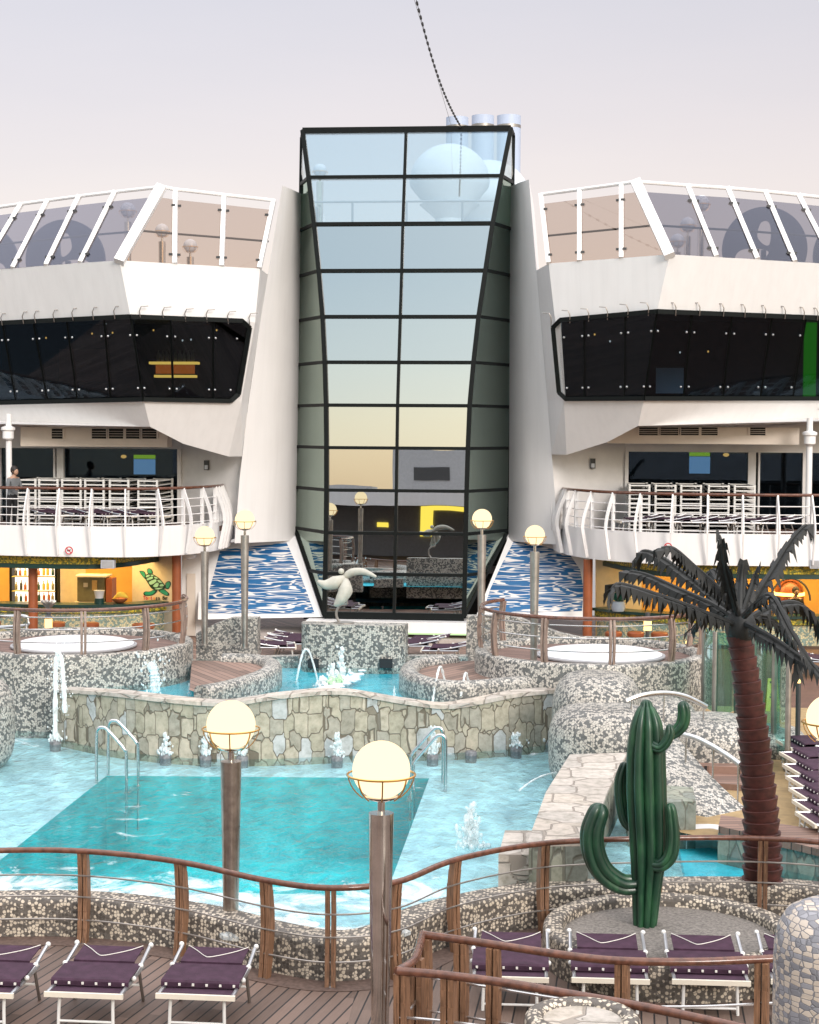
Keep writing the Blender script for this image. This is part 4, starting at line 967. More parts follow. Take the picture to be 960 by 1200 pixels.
for (px, py, r_, Y, lb_) in ((150,246,9,52,'unlit globe lamp on a post behind the left windscreen, the highest of three there'),(190,270,8,51,'unlit globe lamp behind the left windscreen, the middle of three there'),(223,288,8,50.5,'unlit globe lamp behind the left windscreen, the lowest of three there'),(822,238,9,52,'unlit globe lamp on a post behind the right windscreen, the highest of three there'),(806,263,8.5,51.3,'unlit globe lamp behind the right windscreen, the middle of three there'),(794,282,8,50.6,'unlit globe lamp behind the right windscreen, the lowest of three there'),(375,200,8,53,'unlit globe lamp seen through the top panes of the glass tower')):
    b_ = at(px, py, Y); zb = WL['A'][1].z-.25
    globe_lamp(Vector((b_.x, Y, zb)), b_.z-zb, r_*Y/2000, 'globe_off', lb_, 'bronze_steel', .11, .09, 'unlit globe lamps on the sun deck')

# ================================================================ wave murals
def mural_wall(P, inset, label):
    t = thing('wave_mural', label, 'mural', tuple(P[2]), group='blue wave murals beside the tower', world=True)
    MB().plate(P, (0, .25, 0)).build('panel', M['white_paint'], t, smooth=0)
    n_ = (P[1]-P[0]).cross(P[2]-P[0]).normalized(); n_ = -n_ if n_.y > 0 else n_
    MB().plate([p+n_*.012 for p in inset], n_*-.008).build('painting', M['wave_mural'], t, smooth=0)
P2 = at(378,723,48.0); P1 = OL[9]+Vector((0,-.02,0)); P3 = at(236,723,48.0)
f1 = lambda px, py: onp(px, py, P1, P2, P3)
mural_wall([f1(234,640), f1(346,628), P2, f1(232,726)], [f1(258,645), f1(300,640), f1(336,636), f1(350,668), f1(362,700), f1(369,719), f1(300,719.5), f1(243,719), f1(246,690), f1(253,665)], 'blue wave mural below the narrow white fin, beside the left bar')
P2 = at(558,722,48.0); P1 = OR[9]+Vector((0,-.02,0)); P3 = at(700,722,48.0)
f2 = lambda px, py: onp(px, py, P1, P2, P3)
mural_wall([f2(596,629), f2(692,640), f2(692,726), P2], [f2(602,635), f2(640,641), f2(668,650), f2(680,668), f2(684,690), f2(682,716), f2(620,718), f2(566,718), f2(575,690), f2(588,662)], 'blue wave mural below the grey shaded fin, behind the right lamps')
# ================================================================ near railings
def teak_post(rl, base, o, h, mat='teak_post', w=.055, lean=.06):
    sd = Vector((-o.y, o.x, 0)); pm = MB()
    for s_ in (-1, 1):
        q = [base+sd*(w*.62)*s_+o*(lean*math.sin(math.pi*f_*.9))+Vector((0,0,h*f_)) for f_ in (0,.15,.35,.55,.75,.9,1)]
        for k in range(6): pm.bar(q[k], q[k+1], w*.95, .115-.03*abs(k-2.5)/2.5, up=o)
    pt = pm.build('post', M[mat], rl, smooth=0)
    MB().lathe(base, [(.06,0),(.06,.012),(.02,.02),(.018,.06)], 12).build('foot', M['steel'], rl)
def near_rail(path, posts, label, h=1.12, outward=1):
    rl = thing('wooden_railing', label, 'railing', path[len(path)//2], group='wooden post railings by the near pool edge', world=True)
    MB().tube([p+Vector((0,0,h)) for p in path], .036, 10).build('top_rail', M['teak_rail'], rl)
    for z in (.28, .56, .82): MB().tube([p+Vector((0,0,z)) for p in path], .011, 6).build('cable_rail', M['dull_steel'], rl)
    for (px, py) in posts:
        b_ = atz(px, py, 0); i = min(range(len(path)), key=lambda i: (path[i]-b_).length)
        t = path[min(i+1, len(path)-1)]-path[max(i-1, 0)]; t.normalize(); o = Vector((-t.y, t.x, 0))
        teak_post(rl, path[i].copy(), o, h-.02)
    return rl
near_rail(nbp[:kj+3], [(-330,1150),(-230,1130),(-130,1115),(-25,1105),(97,1105),(210,1120),(311,1146),(387,1157)], 'wooden post railing behind the left purple loungers')
near_rail(nbp[kj+2:], [(467,1147),(535,1116),(638,1093),(762,1086),(893,1086),(1010,1100),(1120,1120)], 'wooden post railing curving round the cactus planter')
# foreground stairwell railing
fr = thing('stairwell_railing', 'double foreground wooden railing turning a corner in front of the right loungers', 'railing', atz(467,1137,1.1)*1, world=True); 
BASE[fr.name] = Vector((atz(467,1137,1.1).x, atz(467,1137,1.1).y, 0)); fr.location = BASE[fr.name]
zr = 1.10
pn_ = smooth_path([atz(px, py, zr) for px, py in ((466,1138),(525,1143),(600,1153),(680,1167),(760,1181),(845,1199),(960,1226))], 5)
pk_ = smooth_path([atz(px, py, zr) for px, py in ((495,1095),(567,1105),(660,1119),(728,1126),(820,1127),(920,1123),(1040,1122))], 5)
cor = smooth_path([atz(px, py, zr) for px, py in ((466,1138),(486,1124),(495,1095))], 6)
for q in (pn_, pk_, cor):
    MB().tube(q, .042, 10).build('top_rail', M['teak_rail'], fr)
    for z in (.32, .66): MB().tube([p+Vector((0,0,z-zr)) for p in q], .014, 6).build('tube_rail', M['steel'], fr)
def drop(px, py): p = atz(px, py, zr); return Vector((p.x, p.y, 0))
for (px, py) in ((470,1138),(525,1143),(690,1169),(840,1198),(488,1120),(497,1097),(540,1102),(578,1108),(729,1126),(893,1125)):
    teak_post(fr, drop(px, py), Vector((.3,.95,0)), zr-.03, 'teak_post', .06, .03)

# ================================================================ sun loungers (folded), local model: foot end at -y
GL = 'folded purple sun loungers on the near deck'
def make_lounger(lite=False):
    t = thing('sun_lounger', 'x', 'sun lounger', (0,0,0))
    w_ = .385
    f = MB()
    for s_ in (-1, 1):
        f.tube([(s_*w_,-.60,.38),(s_*w_,.30,.39)], .022, 8)
        f.tube([(s_*(w_+.01),-.18,.42),(s_*(w_+.025),.12,.455),(s_*(w_+.02),.56,.545)], .020, 8)
    f.tube([(-w_,.30,.39),(w_,.30,.39)], .02, 8)
    f.build('frame', M['alu'], t)
    MB().box((0,-.61,.370), (.83,.035,.052)).build('foot_bar', M['cream_plastic'], t, smooth=0)
    def sling(pts, hw, th=.012):
        b = MB(); vs = []
        for (y, z) in pts: vs += [(-hw, y, z), (hw, y, z), (hw, y, z-th), (-hw, y, z-th)]
        n_ = len(pts)
        return b.add(vs, [(4*i+k, 4*i+(k+1) % 4, 4*i+4+(k+1) % 4, 4*i+4+k) for i in range(n_-1) for k in range(4)]+[(0,1,2,3), (4*n_-4, 4*n_-3, 4*n_-2, 4*n_-1)])
    sling([(-.585,.395),(-.3,.375),(.28,.39)], w_-.02).build('foot_sling', M['purple_fabric'], t)
    ms = sling([(-.385,.405),(-.39,.445),(-.37,.465),(-.1,.468),(.16,.475)], w_+.03).build('seat_sling', M['purple_fabric'], t)
    st = MB()
    for k in range(6): st.obox(((-.36+k*.144), -.397, .425), (.012,0,0), (0,.006,0), (0,0,.012))
    st.build('grommet', M['cord_white'], ms, smooth=0)
    sling([(.17,.470),(.165,.492),(.19,.500),(.36,.515),(.55,.535),(.56,.51)], w_-.05).build('back_sling', M['purple_fabric'], t)
    MB().tube(smooth_path([(-.33,.55,.548),(-.22,.44,.532),(-.10,.30,.515),(-.04,.28,.512),(.08,.34,.520),(.22,.44,.532),(.33,.55,.548)], 4), .0045, 5).build('cord', M['cord_white'], t)
    for s_ in (-1, 1):
        for y, z in ((.56,.555),(.12,.465),(-.18,.42)): MB().sphere((s_*(w_+.03), y, z), .030, 8, 5).build('end_knob', M['alu_white'], t)
    for s_ in (-1, 1):
        MB().tube([(s_*.28,-.50,.37),(s_*.285,-.53,.2),(s_*.29,-.54,.0)], .018, 8).build('leg', M['alu_white'], t)
        MB().tube([(s_*.37,.22,.38),(s_*.375,.28,.2),(s_*.38,.36,.0)], .018, 8).build('leg', M['dull_steel'], t)
    MB().tube([(-.28,-.535,.07),(.28,-.535,.07)], .014, 8).build('leg_bar', M['alu_white'], t)
    MB().tube([(-.375,.28,.2),(.375,.28,.2)], .014, 8).build('rear_bar', M['alu_white'], t)
    return t
proto = make_lounger(); used = [False]
def place_lounger(p, rz, label, group=GL):
    o = proto if not used[0] else copy_tree(proto)
    used[0] = True
    o.location = p; o.rotation_euler = (0, 0, rz); tag(o, label, 'sun lounger', group); return o
def footpx(px, py):     # front bar pixel -> lounger origin
    p = atz(px, py, .365); return Vector((p.x, p.y+.61, 0))
for (px, py, lb_) in ((229,1169,'folded purple lounger in front of the lamp post'),(98,1167,'folded purple lounger second from the lamp post at the left'),(-30,1166,'folded purple lounger cut by the left frame edge'),
    (596,1148,'folded purple lounger behind the corner of the foreground railing'),(714,1150,'folded purple lounger in front of the cactus'),(832,1152,'folded purple lounger between the cactus and the pillar'),(948,1152,'folded purple lounger mostly behind the big mosaic pillar')):
    place_lounger(footpx(px, py), R(0 if px < 400 else 1.5), lb_)
# loungers behind the upper pool
for k, (px, py, rz, lb_) in enumerate(((318,752,100,'purple lounger beside the pedestal, nearer the left mosaic wall'),(338,747,95,'purple lounger half hidden by the pedestal left end'),(500,752,-95,'purple lounger behind the curling edge, next to the pedestal'),(524,750,-90,'purple lounger behind the curling edge beside the right mosaic wall'),(488,744,-88,'purple lounger half hidden by the pedestal right end'),(345,756,90,'purple lounger at the pedestal corner'))):
    p = at(px, 750, 42+.8*(k % 3)); place_lounger(Vector((p.x, p.y, .42)), R(rz), lb_, 'purple loungers behind the pedestal')
solo('lounger_terrace', MB().box((at(420,750,43).x, 43.3, .31), (9, 4.6, .22)), M['deck_far'], 'low timber terrace carrying the loungers behind the pedestal', 'terrace', smooth=0)
for k in range(7):
    p = atz(952+k*5.5, 874+k*14.5, SF+.35); place_lounger(Vector((p.x+.1, p.y, SF)), R(-78), ['farthest','second farthest','third farthest','middle','third nearest','second nearest','nearest'][k]+' purple lounger in the row on the sand coloured floor', 'purple lounger row on the sand coloured floor')
p = atz(957, 792, SF); place_lounger(Vector((p.x, p.y, SF)), R(80), 'purple lounger on the brown deck behind the right end of the palm fronds', 'loungers on the brown side deck')
for k, px in enumerate((60, 92, 118, 146, 168)):
    place_lounger(Vector((xat(px, 46.6), 46.6+.1*(k % 2), ZB)), R(62), ['lounger beside the person on the balcony','second lounger from the person on the balcony','middle lounger of the row before the left stacks','fourth lounger from the person on the balcony','lounger before the left stacks nearest the tower'][k], 'open loungers on the balconies')
for k, px in enumerate((752, 785, 815, 848, 885, 915)):
    place_lounger(Vector((xat(px, 46.5), 46.5+.1*(k % 2), ZB)), R(-80), ['open balcony lounger before the right stacks, nearest the tower','second open balcony lounger from the tower before the right stacks','third open balcony lounger from the tower before the right stacks','fourth open balcony lounger from the tower before the right stacks','second open balcony lounger from the right pillar','open balcony lounger nearest the right pillar'][k], 'open loungers on the balconies')
# stacked loungers
def make_stacked():
    t = thing('stacked_lounger', 'x', 'sun lounger', (0,0,0)); f = MB()
    for s_ in (-1, 1): f.box((s_*.265, .95, .075), (.04, 1.9, .028))
    for y in (0, 1.9): f.box((0, y, .075), (.56, .04, .036))
    for s_ in (-1, 1):
        for y in (.02, 1.86): f.box((s_*.27, y, .05), (.055, .06, .118))
    f.build('frame', M['alu_white'], t, smooth=0)
    MB().box((0, .95, .058), (.48, 1.82, .012)).build('sling', M['dark_fabric'], t, smooth=0); return t
sp_ = make_stacked(); us2 = [False]
for side, xs in (('by the balcony person', (30.5,56.5,83.5,110.5,139.5,173)), ('above the palm', (750.5,781,811,843.5,874))):
    for j, px in enumerate(xs):
        for k in range(11):
            o = sp_ if not us2[0] else copy_tree(sp_); us2[0] = True
            o.location = (xat(px, 47.7), 47.7, ZB+.01+.122*k); o.rotation_euler = (0, 0, R(random.uniform(-.6, .6)))
            n_ = ['lowest','second lowest','third lowest','fourth','fifth','middle','fifth from the top','fourth from the top','third from the top','second from the top','topmost'][k]
            q_ = (['left end','second','third','fourth','fifth','right end'] if len(xs) == 6 else ['left end','second','middle','fourth','right end'])[j]
            tag(o, f'{n_} white lounger in {q_} stack {side}', 'sun lounger', 'white loungers stacked on the balconies')

# ================================================================ bars under the balconies
def bar(S):
    YB = 49.9
    t = thing('bar_counter', S['label'], 'bar', (xat(S['cx'], 47.5), 47.5, ZF), group='lit bars under the balconies', world=True)
    cpth = smooth_path([Vector((xat(px, y), y, 0)) for px, y in S['counter']], 6)
    MB().sweep(cpth, [(-.12,ZF),(.12,ZF),(.12,1.14),(-.12,1.14)]).build('front', M['mosaic_bar'], t)
    MB().sweep(cpth, [(-.22,.98),(-.14,.98),(-.14,1.14),(-.22,1.14)]).build('yellow_band', M['mosaic_yellow'], t)
    MB().sweep(cpth, [(-.32,1.15),(.34,1.15),(.34,1.23),(-.32,1.23)]).build('counter_top', M['dark_green'], t)
    hd = thing('bar_header', S['hlabel'], 'header', (xat(S['cx'], 46), 46, 2.2), group='mosaic bar headers', world=True)
    hp = smooth_path([Vector((xat(px, y), y, 0)) for px, y in S['header']], 6)
    MB().sweep(hp, [(0,2.50),(.25,2.50),(.25,2.84),(0,2.84)]).build('mosaic_band', M['mosaic_yellow'], hd)
    MB().sweep([p+Vector((0,.03,0)) for p in hp], [(-.02,2.37),(.25,2.37),(.25,2.49),(-.02,2.49)]).build('trim', M['dark_green'], hd)
    bw = thing('bar_back_wall', S['wlabel'], 'wall', (xat(S['cx'], YB), YB, ZF), group='glowing back walls of the bars', world=True)
    for (p, q, m_, y_) in S['walls']:
        MB().obox(((xat(p, YB)+xat(q, YB))/2, y_+.05, (ZF+2.9)/2), (abs(xat(q, YB)-xat(p, YB))/2, 0, 0), (0, .05, 0), (0, 0, (2.9-ZF)/2)).build('wall_panel', M[m_], bw, smooth=0)
    for (p, q) in S['strips']:
        a_, b_ = xat(p, 47.6), xat(q, 47.6)
        l_ = thing('ceiling_light', S['slabel'], 'light', ((a_+b_)/2, 47.6, 2.85), group='hidden strip lights over the bars', world=True)
        MB().box(((a_+b_)/2, 47.6, 2.87), (abs(b_-a_), .16, .03)).build('tube', M['bar_strip'], l_, smooth=0)
        MB().box(((a_+b_)/2, 47.6, 2.895), (abs(b_-a_)+.1, .22, .02)).build('housing', M['white_matt'], l_, smooth=0)
        ar = bpy.data.lights.new('bar_light', 'AREA'); ar.shape = 'RECTANGLE'; ar.size = abs(b_-a_); ar.size_y = .5; ar.energy = S['watt']; ar.color = (1, .66, .24)
        ao = bpy.data.objects.new('bar_light', ar); col.objects.link(ao); ao.location = (0, .6, -.04); ao.parent = l_
    for (px, py, rt_, lb_) in S['stools']:
        c_ = Vector((xat(px, 46.2), 46.2, ZF))
        s_ = thing('bar_stool', lb_, 'stool', c_, group='round stools at the bars', world=True)
        MB().lathe(c_, [(.22,.50),(.23,.53),(.23,.60),(.2,.63),(.01,.64)], 18).build('seat', M['rust_column'], s_)
        MB().lathe(c_, [(.20,0),(.20,.02),(.03,.04),(.03,.50)], 12).build('stem', M['steel'], s_)
    for (px, lb_) in S['cols']:
        yc_ = 47.1 if px in (207, 691) else 46.1
        c_ = Vector((xat(px, yc_), yc_, ZF))
        k_ = thing('bar_column', lb_, 'column', c_, group='rust coloured columns at the bars', world=True)
        MB().lathe(c_, [(.13,0),(.13,2.5)], 18).build('shaft', M['rust_column'], k_); MB().lathe(c_, [(.10,2.5),(.10,2.76)], 16).build('cap', M['dull_steel'], k_)
bar(dict(cx=80, label='lit bar counter with dark green top under the turtle sign', hlabel='yellow green mosaic header above the bottle shelves', wlabel='glowing orange back wall behind the bottle shelves', slabel='strip light above the bottle shelves',
    counter=[(-150,48.3),(-60,47.6),(0,47.3),(60,47.2),(115,47.35),(160,47.8),(196,48.7)], header=[(-300,47.6),(-120,46.5),(0,45.6),(100,45.5),(140,46.2),(170,47.6),(200,49.6)],
    walls=[(-400,14,'orange_wall',49.9),(14,70,'cream_wall',49.95),(70,100,'cream_wall',49.9),(100,157,'orange_wall',49.9)], strips=[(-120,0),(10,150)], watt=130,
    stools=[(-10,0,0,'brown bar stool nearest the frame edge under the left balcony'),(66,0,0,'brown bar stool below the bottle shelves'),(106,0,0,'brown bar stool below the coffee machine')], cols=[(38,'rust coloured column in front of the bottle shelves'),(207,'rust coloured column beside the turtle sign')]))
bar(dict(cx=860, label='lit bar counter with dark green top behind the palm', hlabel='yellow green mosaic header behind the palm fronds', wlabel='glowing orange back wall behind the palm', slabel='strip light above the bar behind the palm',
    counter=[(706,48.7),(740,47.9),(790,47.4),(850,47.2),(930,47.3),(1000,47.6),(1100,48.3)], header=[(706,49.4),(735,47.4),(765,46.1),(810,45.5),(900,45.4),(980,45.6),(1100,46.5),(1280,47.6)],
    walls=[(752,838,'orange_wall',49.9),(838,900,'orange_wall',49.85),(900,1400,'orange_wall',49.9)], strips=[(770,900),(910,1060)], watt=105,
    stools=[(722,0,0,'brown bar stool nearest the rust column under the right balcony'),(748,0,0,'brown bar stool second from the rust column under the right balcony'),(776,0,0,'brown bar stool third from the rust column under the right balcony')], cols=[(691,'rust coloured column between the right mural and the agave pot')]))
wallpx([(213,752),(213,648),(236,645),(236,752)], 48.6, .3, 'white_matt', 'end_wall', 'pale end wall between the rust column and the left mural')
b_ = slab(219,229,672,745,48.57,.05); solo('wall_niche', b_, M['beige_paint'], 'beige recessed door panel on the end wall beside the turtle sign', 'panel', smooth=0)
b_ = at(222, 651, 48.4); solo('wall_lamp', MB().sphere(b_, .16, 14, 10, 1.3, .9, .7), M['cover_white'], 'oval white lamp under the balcony above the end wall', 'lamp')
wallpx([(698,752),(698,655),(752,655),(752,752)], 49.2, .3, 'cream_wall', 'bar_end_wall', 'cream end wall behind the agave pot')
for (px, lb_) in ((127,'white box speaker on the mosaic header above the coffee machine'),(957,'white box speaker on the mosaic header at the right frame edge')):
    c_ = at(px, 661, 45.2); t = thing('box_speaker', lb_, 'speaker', c_, group='white box speakers on the bar headers', world=True)
    MB().box(c_, (.36, .2, .22)).build('case', M['globe_off'], t, smooth=0); MB().box(c_+Vector((0,-.105,0)), (.31, .012, .17)).build('grille', M['grey_paint'], t, smooth=0)
# bottle cabinet
bc = thing('bottle_cabinet', 'bright backlit cabinet of bottles behind the rust column', 'cabinet', at(42, 712, 49.6), world=True)
slab(17,66,666,706,49.8,.05).build('lit_back', M['shelf_glow'], bc, smooth=0)
for px in (14.5, 67.5): slab(px-1.6, px+1.6, 664, 712, 49.55, .3).build('side_frame', M['black_frame'], bc, smooth=0)
for py in (675.5, 692.5, 706): slab(16,66,py-.8,py+.8,49.45,.3).build('shelf', M['yellow_plastic'], bc, smooth=0)
bi = 0
for py in (675, 692, 705.4):
    for k in range(9):
        px = 19+k*5.4
        if 34 < px < 43: continue
        c_ = at(px+random.uniform(-.8,.8), py-.8, 49.25); h_ = random.uniform(.20,.30)
        bt_ = MB().lathe(c_, [(.045,0),(.045,h_*.6),(.018,h_*.75),(.018,h_)], 8).build('bottle', M[random.choice(['olive_metal','rust_column','dark_green','text_dark','orange_paint'])], off=c_)
        tag(bt_, 'small bottle standing on the '+{675:'top',692:'middle',705.4:'lowest'}[py]+' shelf of the backlit cabinet', 'bottle', 'bottles on the backlit shelves')
cmk = thing('coffee_machine', 'boxy olive metal machine behind the bar counter', 'machine', at(110, 708, 49), world=True)
slab(94,126,675,704,48.8,.6).build('body', M['olive_metal'], cmk, smooth=0); slab(92,128,673,675.5,48.7,.7).build('top', M['beige_paint'], cmk, smooth=0)
slab(127,134,677,706,48.7,.5).build('side_unit', M['rust_column'], cmk, smooth=0); slab(98,103,683,688,48.48,.02).build('panel', M['sign_panel'], cmk, smooth=0); slab(108,114,680,692,48.48,.02).build('dial', M['brass'], cmk, smooth=0)
slab(90,130,704,711,48.8,.6).build('stand', M['cream_wall'], cmk, smooth=0)
c_ = Vector((xat(116, 47.35), 47.35, 1.23)); t = thing('ice_bucket', 'white bucket on a dark stand on the left bar counter', 'bucket', c_, world=True)
MB().lathe(c_, [(.14,0),(.14,.16)], 16).build('stand', M['dark_green'], t); MB().lathe(c_, [(.11,.16),(.15,.36),(.16,.38),(.14,.38),(.10,.2)], 16).build('pail', M['cover_white'], t)
c_ = Vector((xat(140, 47.6), 47.6, 1.23)); t = thing('fruit_bowl', 'bowl of yellow fruit on the left bar counter', 'bowl', c_, world=True)
MB().lathe(c_, [(.1,0),(.2,.08),(.24,.14),(.22,.14),(.05,.05)], 16).build('bowl', M['pot_terracotta'], t)
for k in range(4): MB().tube(smooth_path([c_+Vector((-.2+.05*k,-.02*k,.12+.03*k)), c_+Vector((0,-.05,.22+.02*k)), c_+Vector((.24-.03*k,.02*k,.17+.03*k))], 4), [.02,.035,.045,.05,.05,.05,.045,.035,.02][:9], 8).build('banana', M['yellow_paint'], t)
c_ = Vector((xat(168, 45.8), 45.8, ZF)); t = thing('terracotta_planter', 'brown terracotta pot standing before the left bar beside the rust column', 'pot', c_, world=True)
MB().lathe(c_, [(.22,0),(.28,.55),(.31,.56),(.31,.66),(.27,.66),(.25,.5)], 20).build('pot', M['pot_terracotta'], t); MB().lathe(c_, [(.01,.56),(.26,.56)], 16, cap=False).build('soil', M['brown_floor'], t)
# agave
c_ = Vector((xat(727, 47.6), 47.6, 1.23)); t = thing('agave_plant', 'spiky blue green agave in a pale pot on the right bar counter', 'plant', c_, world=True)
MB().lathe(c_, [(.16,0),(.2,.1),(.19,.26),(.16,.28),(.14,.24)], 18).build('pot', M['pot_blue'], t)
ag = MB()
for k in range(34):
    a_ = k*2.4; el = R(12+ (k/34)*70); l_ = .50; d_ = Vector((math.cos(a_)*math.cos(el), math.sin(a_)*math.cos(el), math.sin(el))); s_ = d_.cross(Vector((0,0,1))).normalized()*.05
    b0 = c_+Vector((0,0,.27)); m_ = b0+d_*l_*.5; tp = b0+d_*l_; n_ = s_.cross(d_).normalized()*.012
    ag.add([b0-s_*.6, b0+s_*.6, m_+s_, tp, m_-s_, m_+n_*2], [(0,1,2,5),(5,2,3),(5,3,4),(0,5,4)])
ag.build('leaves', M['leaf_teal'], t, smooth=0)
# domed oven
c_ = Vector((xat(928, 49), 49, 1.3)); t = thing('domed_oven', 'copper domed oven with a glowing band in the right bar', 'oven', c_, world=True)
MB().lathe(c_, [(.40,-1.1),(.42,.30),(.42,.34),(.38,.55),(.26,.72),(.1,.8),(.01,.81)], 24).build('dome', M['rust_column'], t)
MB().lathe(c_, [(.425,.32),(.435,.33),(.435,.40),(.425,.41)], 24, cap=False).build('glow_band', M['bar_strip'], t)
MB().tube([c_+Vector((.55*math.cos(a_), -.3, .2+.62*math.sin(a_))) for a_ in [math.pi*k/14 for k in range(15)]], .03, 8).build('arch', M['dark_grey'], t)
# turtle sign
sg = thing('turtle_sign', 'pale wall panel painted with a green turtle and coloured words Tortuga Bar', 'sign', at(178, 712, 48.4), world=True)
s0, s1, s2 = at(155, 712, 49.3), at(203, 712, 48.2), at(155, 662, 49.3)
ex = (s1-s0).normalized(); ez = Vector((0,0,1)); en = ex.cross(ez).normalized(); en = -en if en.y > 0 else en
Lx = (s1-s0).length; zt_ = 2.75; zb_ = ZF
MB().plate([Vector((s0.x,s0.y,zb_)), Vector((s1.x,s1.y,zb_)), Vector((s1.x,s1.y,zt_)), Vector((s0.x,s0.y,zt_))], -en*.15).build('panel', M['sign_panel'], sg, smooth=0)
def sgp(cx, cy, lift=.012):     # crop pixel of the 16x enlargement -> point on the panel
    p = onp(155+cx/16, 660+cy/16, s0, s1, s2); return p+en*lift
def shape(name, pts, m_, lift, par=None, k=4):
    q = smooth_path([sgp(x, y, lift) for x, y in pts], k, closed=True)
    return MB().plate(q, -en*.008).build(name, M[m_], par or sg, smooth=0)
parts_ = [('turtle_flipper', [(140,150),(175,140),(235,160),(260,230),(255,300),(205,255),(165,205)]), ('turtle_head', [(285,110),(330,95),(375,130),(390,190),(350,210),(290,180)]),
          ('turtle_flipper', [(625,385),(655,345),(700,335),(725,370),(715,430),(675,490),(635,470)]), ('turtle_flipper', [(215,560),(250,530),(330,530),(400,500),(470,510),(440,560),(380,600),(280,612),(225,595)]),
          ('turtle_flipper', [(500,520),(560,480),(620,500),(690,560),(690,605),(650,610),(580,580)])]
for nm, pts in parts_:
    cx_ = sum(p[0] for p in pts)/len(pts); cy_ = sum(p[1] for p in pts)/len(pts)
    shape(nm, pts, 'dark_green', .010); shape(nm, [(cx_+(x-cx_)*.78, cy_+(y-cy_)*.78) for x, y in pts], 'teal_green', .014)
shape('turtle_shell', [(240,250),(330,185),(420,220),(520,290),(600,390),(640,450),(580,490),(480,505),(380,480),(300,370)], 'dark_green', .017)
for pts in ([(265,240),(320,215),(340,235),(285,265)], [(285,290),(380,250),(395,285),(300,320)], [(325,350),(445,300),(460,345),(360,405)], [(400,430),(470,365),(510,385),(475,450)], [(420,255),(470,260),(490,290),(440,285)], [(480,320),(530,320),(570,365),(520,365)], [(525,410),(575,385),(605,425),(540,435)], [(355,220),(395,215),(410,240),(370,240)], [(430,480),(520,462),(590,460),(500,492)]):
    shape('shell_plate', pts, 'pale_teal', .022, k=2)
def word(txt, cx0, cy, hgt, m_, sx=1):
    cu = bpy.data.curves.new('t', 'FONT'); cu.body = txt; cu.size = 1; cu.extrude = .02; cu.offset = .025; o = bpy.data.objects.new('t', cu); col.objects.link(o)
    bpy.context.view_layer.update(); me = bpy.data.meshes.new_from_object(o.evaluated_get(bpy.context.evaluated_depsgraph_get())); bpy.data.objects.remove(o)
    p0 = sgp(cx0, cy, .016); b = MB(); b.add([p0+ex*(v.co.x*hgt*sx)+ez*(v.co.y*hgt)+en*v.co.z*.1 for v in me.vertices], [list(p.vertices) for p in me.polygons]); return b, max([v.co.x for v in me.vertices]+[.2])
x_ = 215
for ch, m_ in zip('Tortuga', ('red_paint','red_paint','orange_paint','red_paint','orange_paint','text_dark','text_dark')):
    b, wd = word(ch, x_, 682, .16, m_); b.build('letter', M[m_], sg, smooth=0); x_ += 47
b, wd = word('Bar', 575, 682, .16, 'text_dark'); b.build('lettering', M['text_dark'], sg, smooth=0)

# ================================================================ people
def person(loc, rz, label, top_m, leg_m, pose, hair=True):
    t = thing('person', label, 'person', loc, rz, group=None)
    me = bpy.data.meshes.new('body'); J = pose['J']; E = pose['E']; Rr = pose['R']
    me.from_pydata(J, E, []); o = bpy.data.objects.new('tmp', me); col.objects.link(o)
    m_ = o.modifiers.new('skin', 'SKIN'); s_ = o.modifiers.new('sub', 'SUBSURF'); s_.levels = 2
    if not me.skin_vertices: me.skin_vertices.new() if hasattr(me.skin_vertices, 'new') else None
    for i, r_ in enumerate(Rr): me.skin_vertices[0].data[i].radius = (r_, r_)
    me.skin_vertices[0].data[0].use_root = True
    bpy.context.view_layer.update(); dg = bpy.context.evaluated_depsgraph_get()
    bm_ = bpy.data.meshes.new_from_object(o.evaluated_get(dg)); bpy.data.objects.remove(o)
    bm_.materials.clear(); bm_.materials.append(M['skin']); bm_.materials.append(M[top_m]); bm_.materials.append(M[leg_m]); bm_.materials.append(M['black_cloth'])
    for p in bm_.polygons:
        z = p.center.z; x = abs(p.center.x); p.use_smooth = True
        p.material_index = 3 if z < .09 else 2 if z < .95 else (1 if (z < 1.40 and not pose['hand'](p.center)) else 0)
    b = bpy.data.objects.new('body', bm_); col.objects.link(b); b.parent = t
    hd = pose['head']
    MB().sphere(Vector(hd)+Vector((0,.02,.03)), .108, 16, 12, .92, 1.06, 1.12).build('hair', M['hair'], t)
    f = MB(); f.sphere(Vector(hd)+Vector((0,-.045,-.02)), .082, 16, 12, .86, .85, 1.15)
    f.build('face', M['skin'], t)
    for s_ in (-1, 1): MB().sphere(Vector(hd)+Vector((s_*.03,-.112,.0)), .011, 8, 6).build('eye', M['text_dark'], t)
    MB().sphere(Vector(hd)+Vector((0,-.118,-.03)), .014, 8, 6, .8, 1.1, 1.3).build('nose', M['skin'], t)
    for s_ in (-1, 1): MB().sphere(Vector(hd)+Vector((s_*.082,-.01,-.01)), .022, 8, 6, .4, .8, 1.2).build('ear', M['skin'], t)
    return t
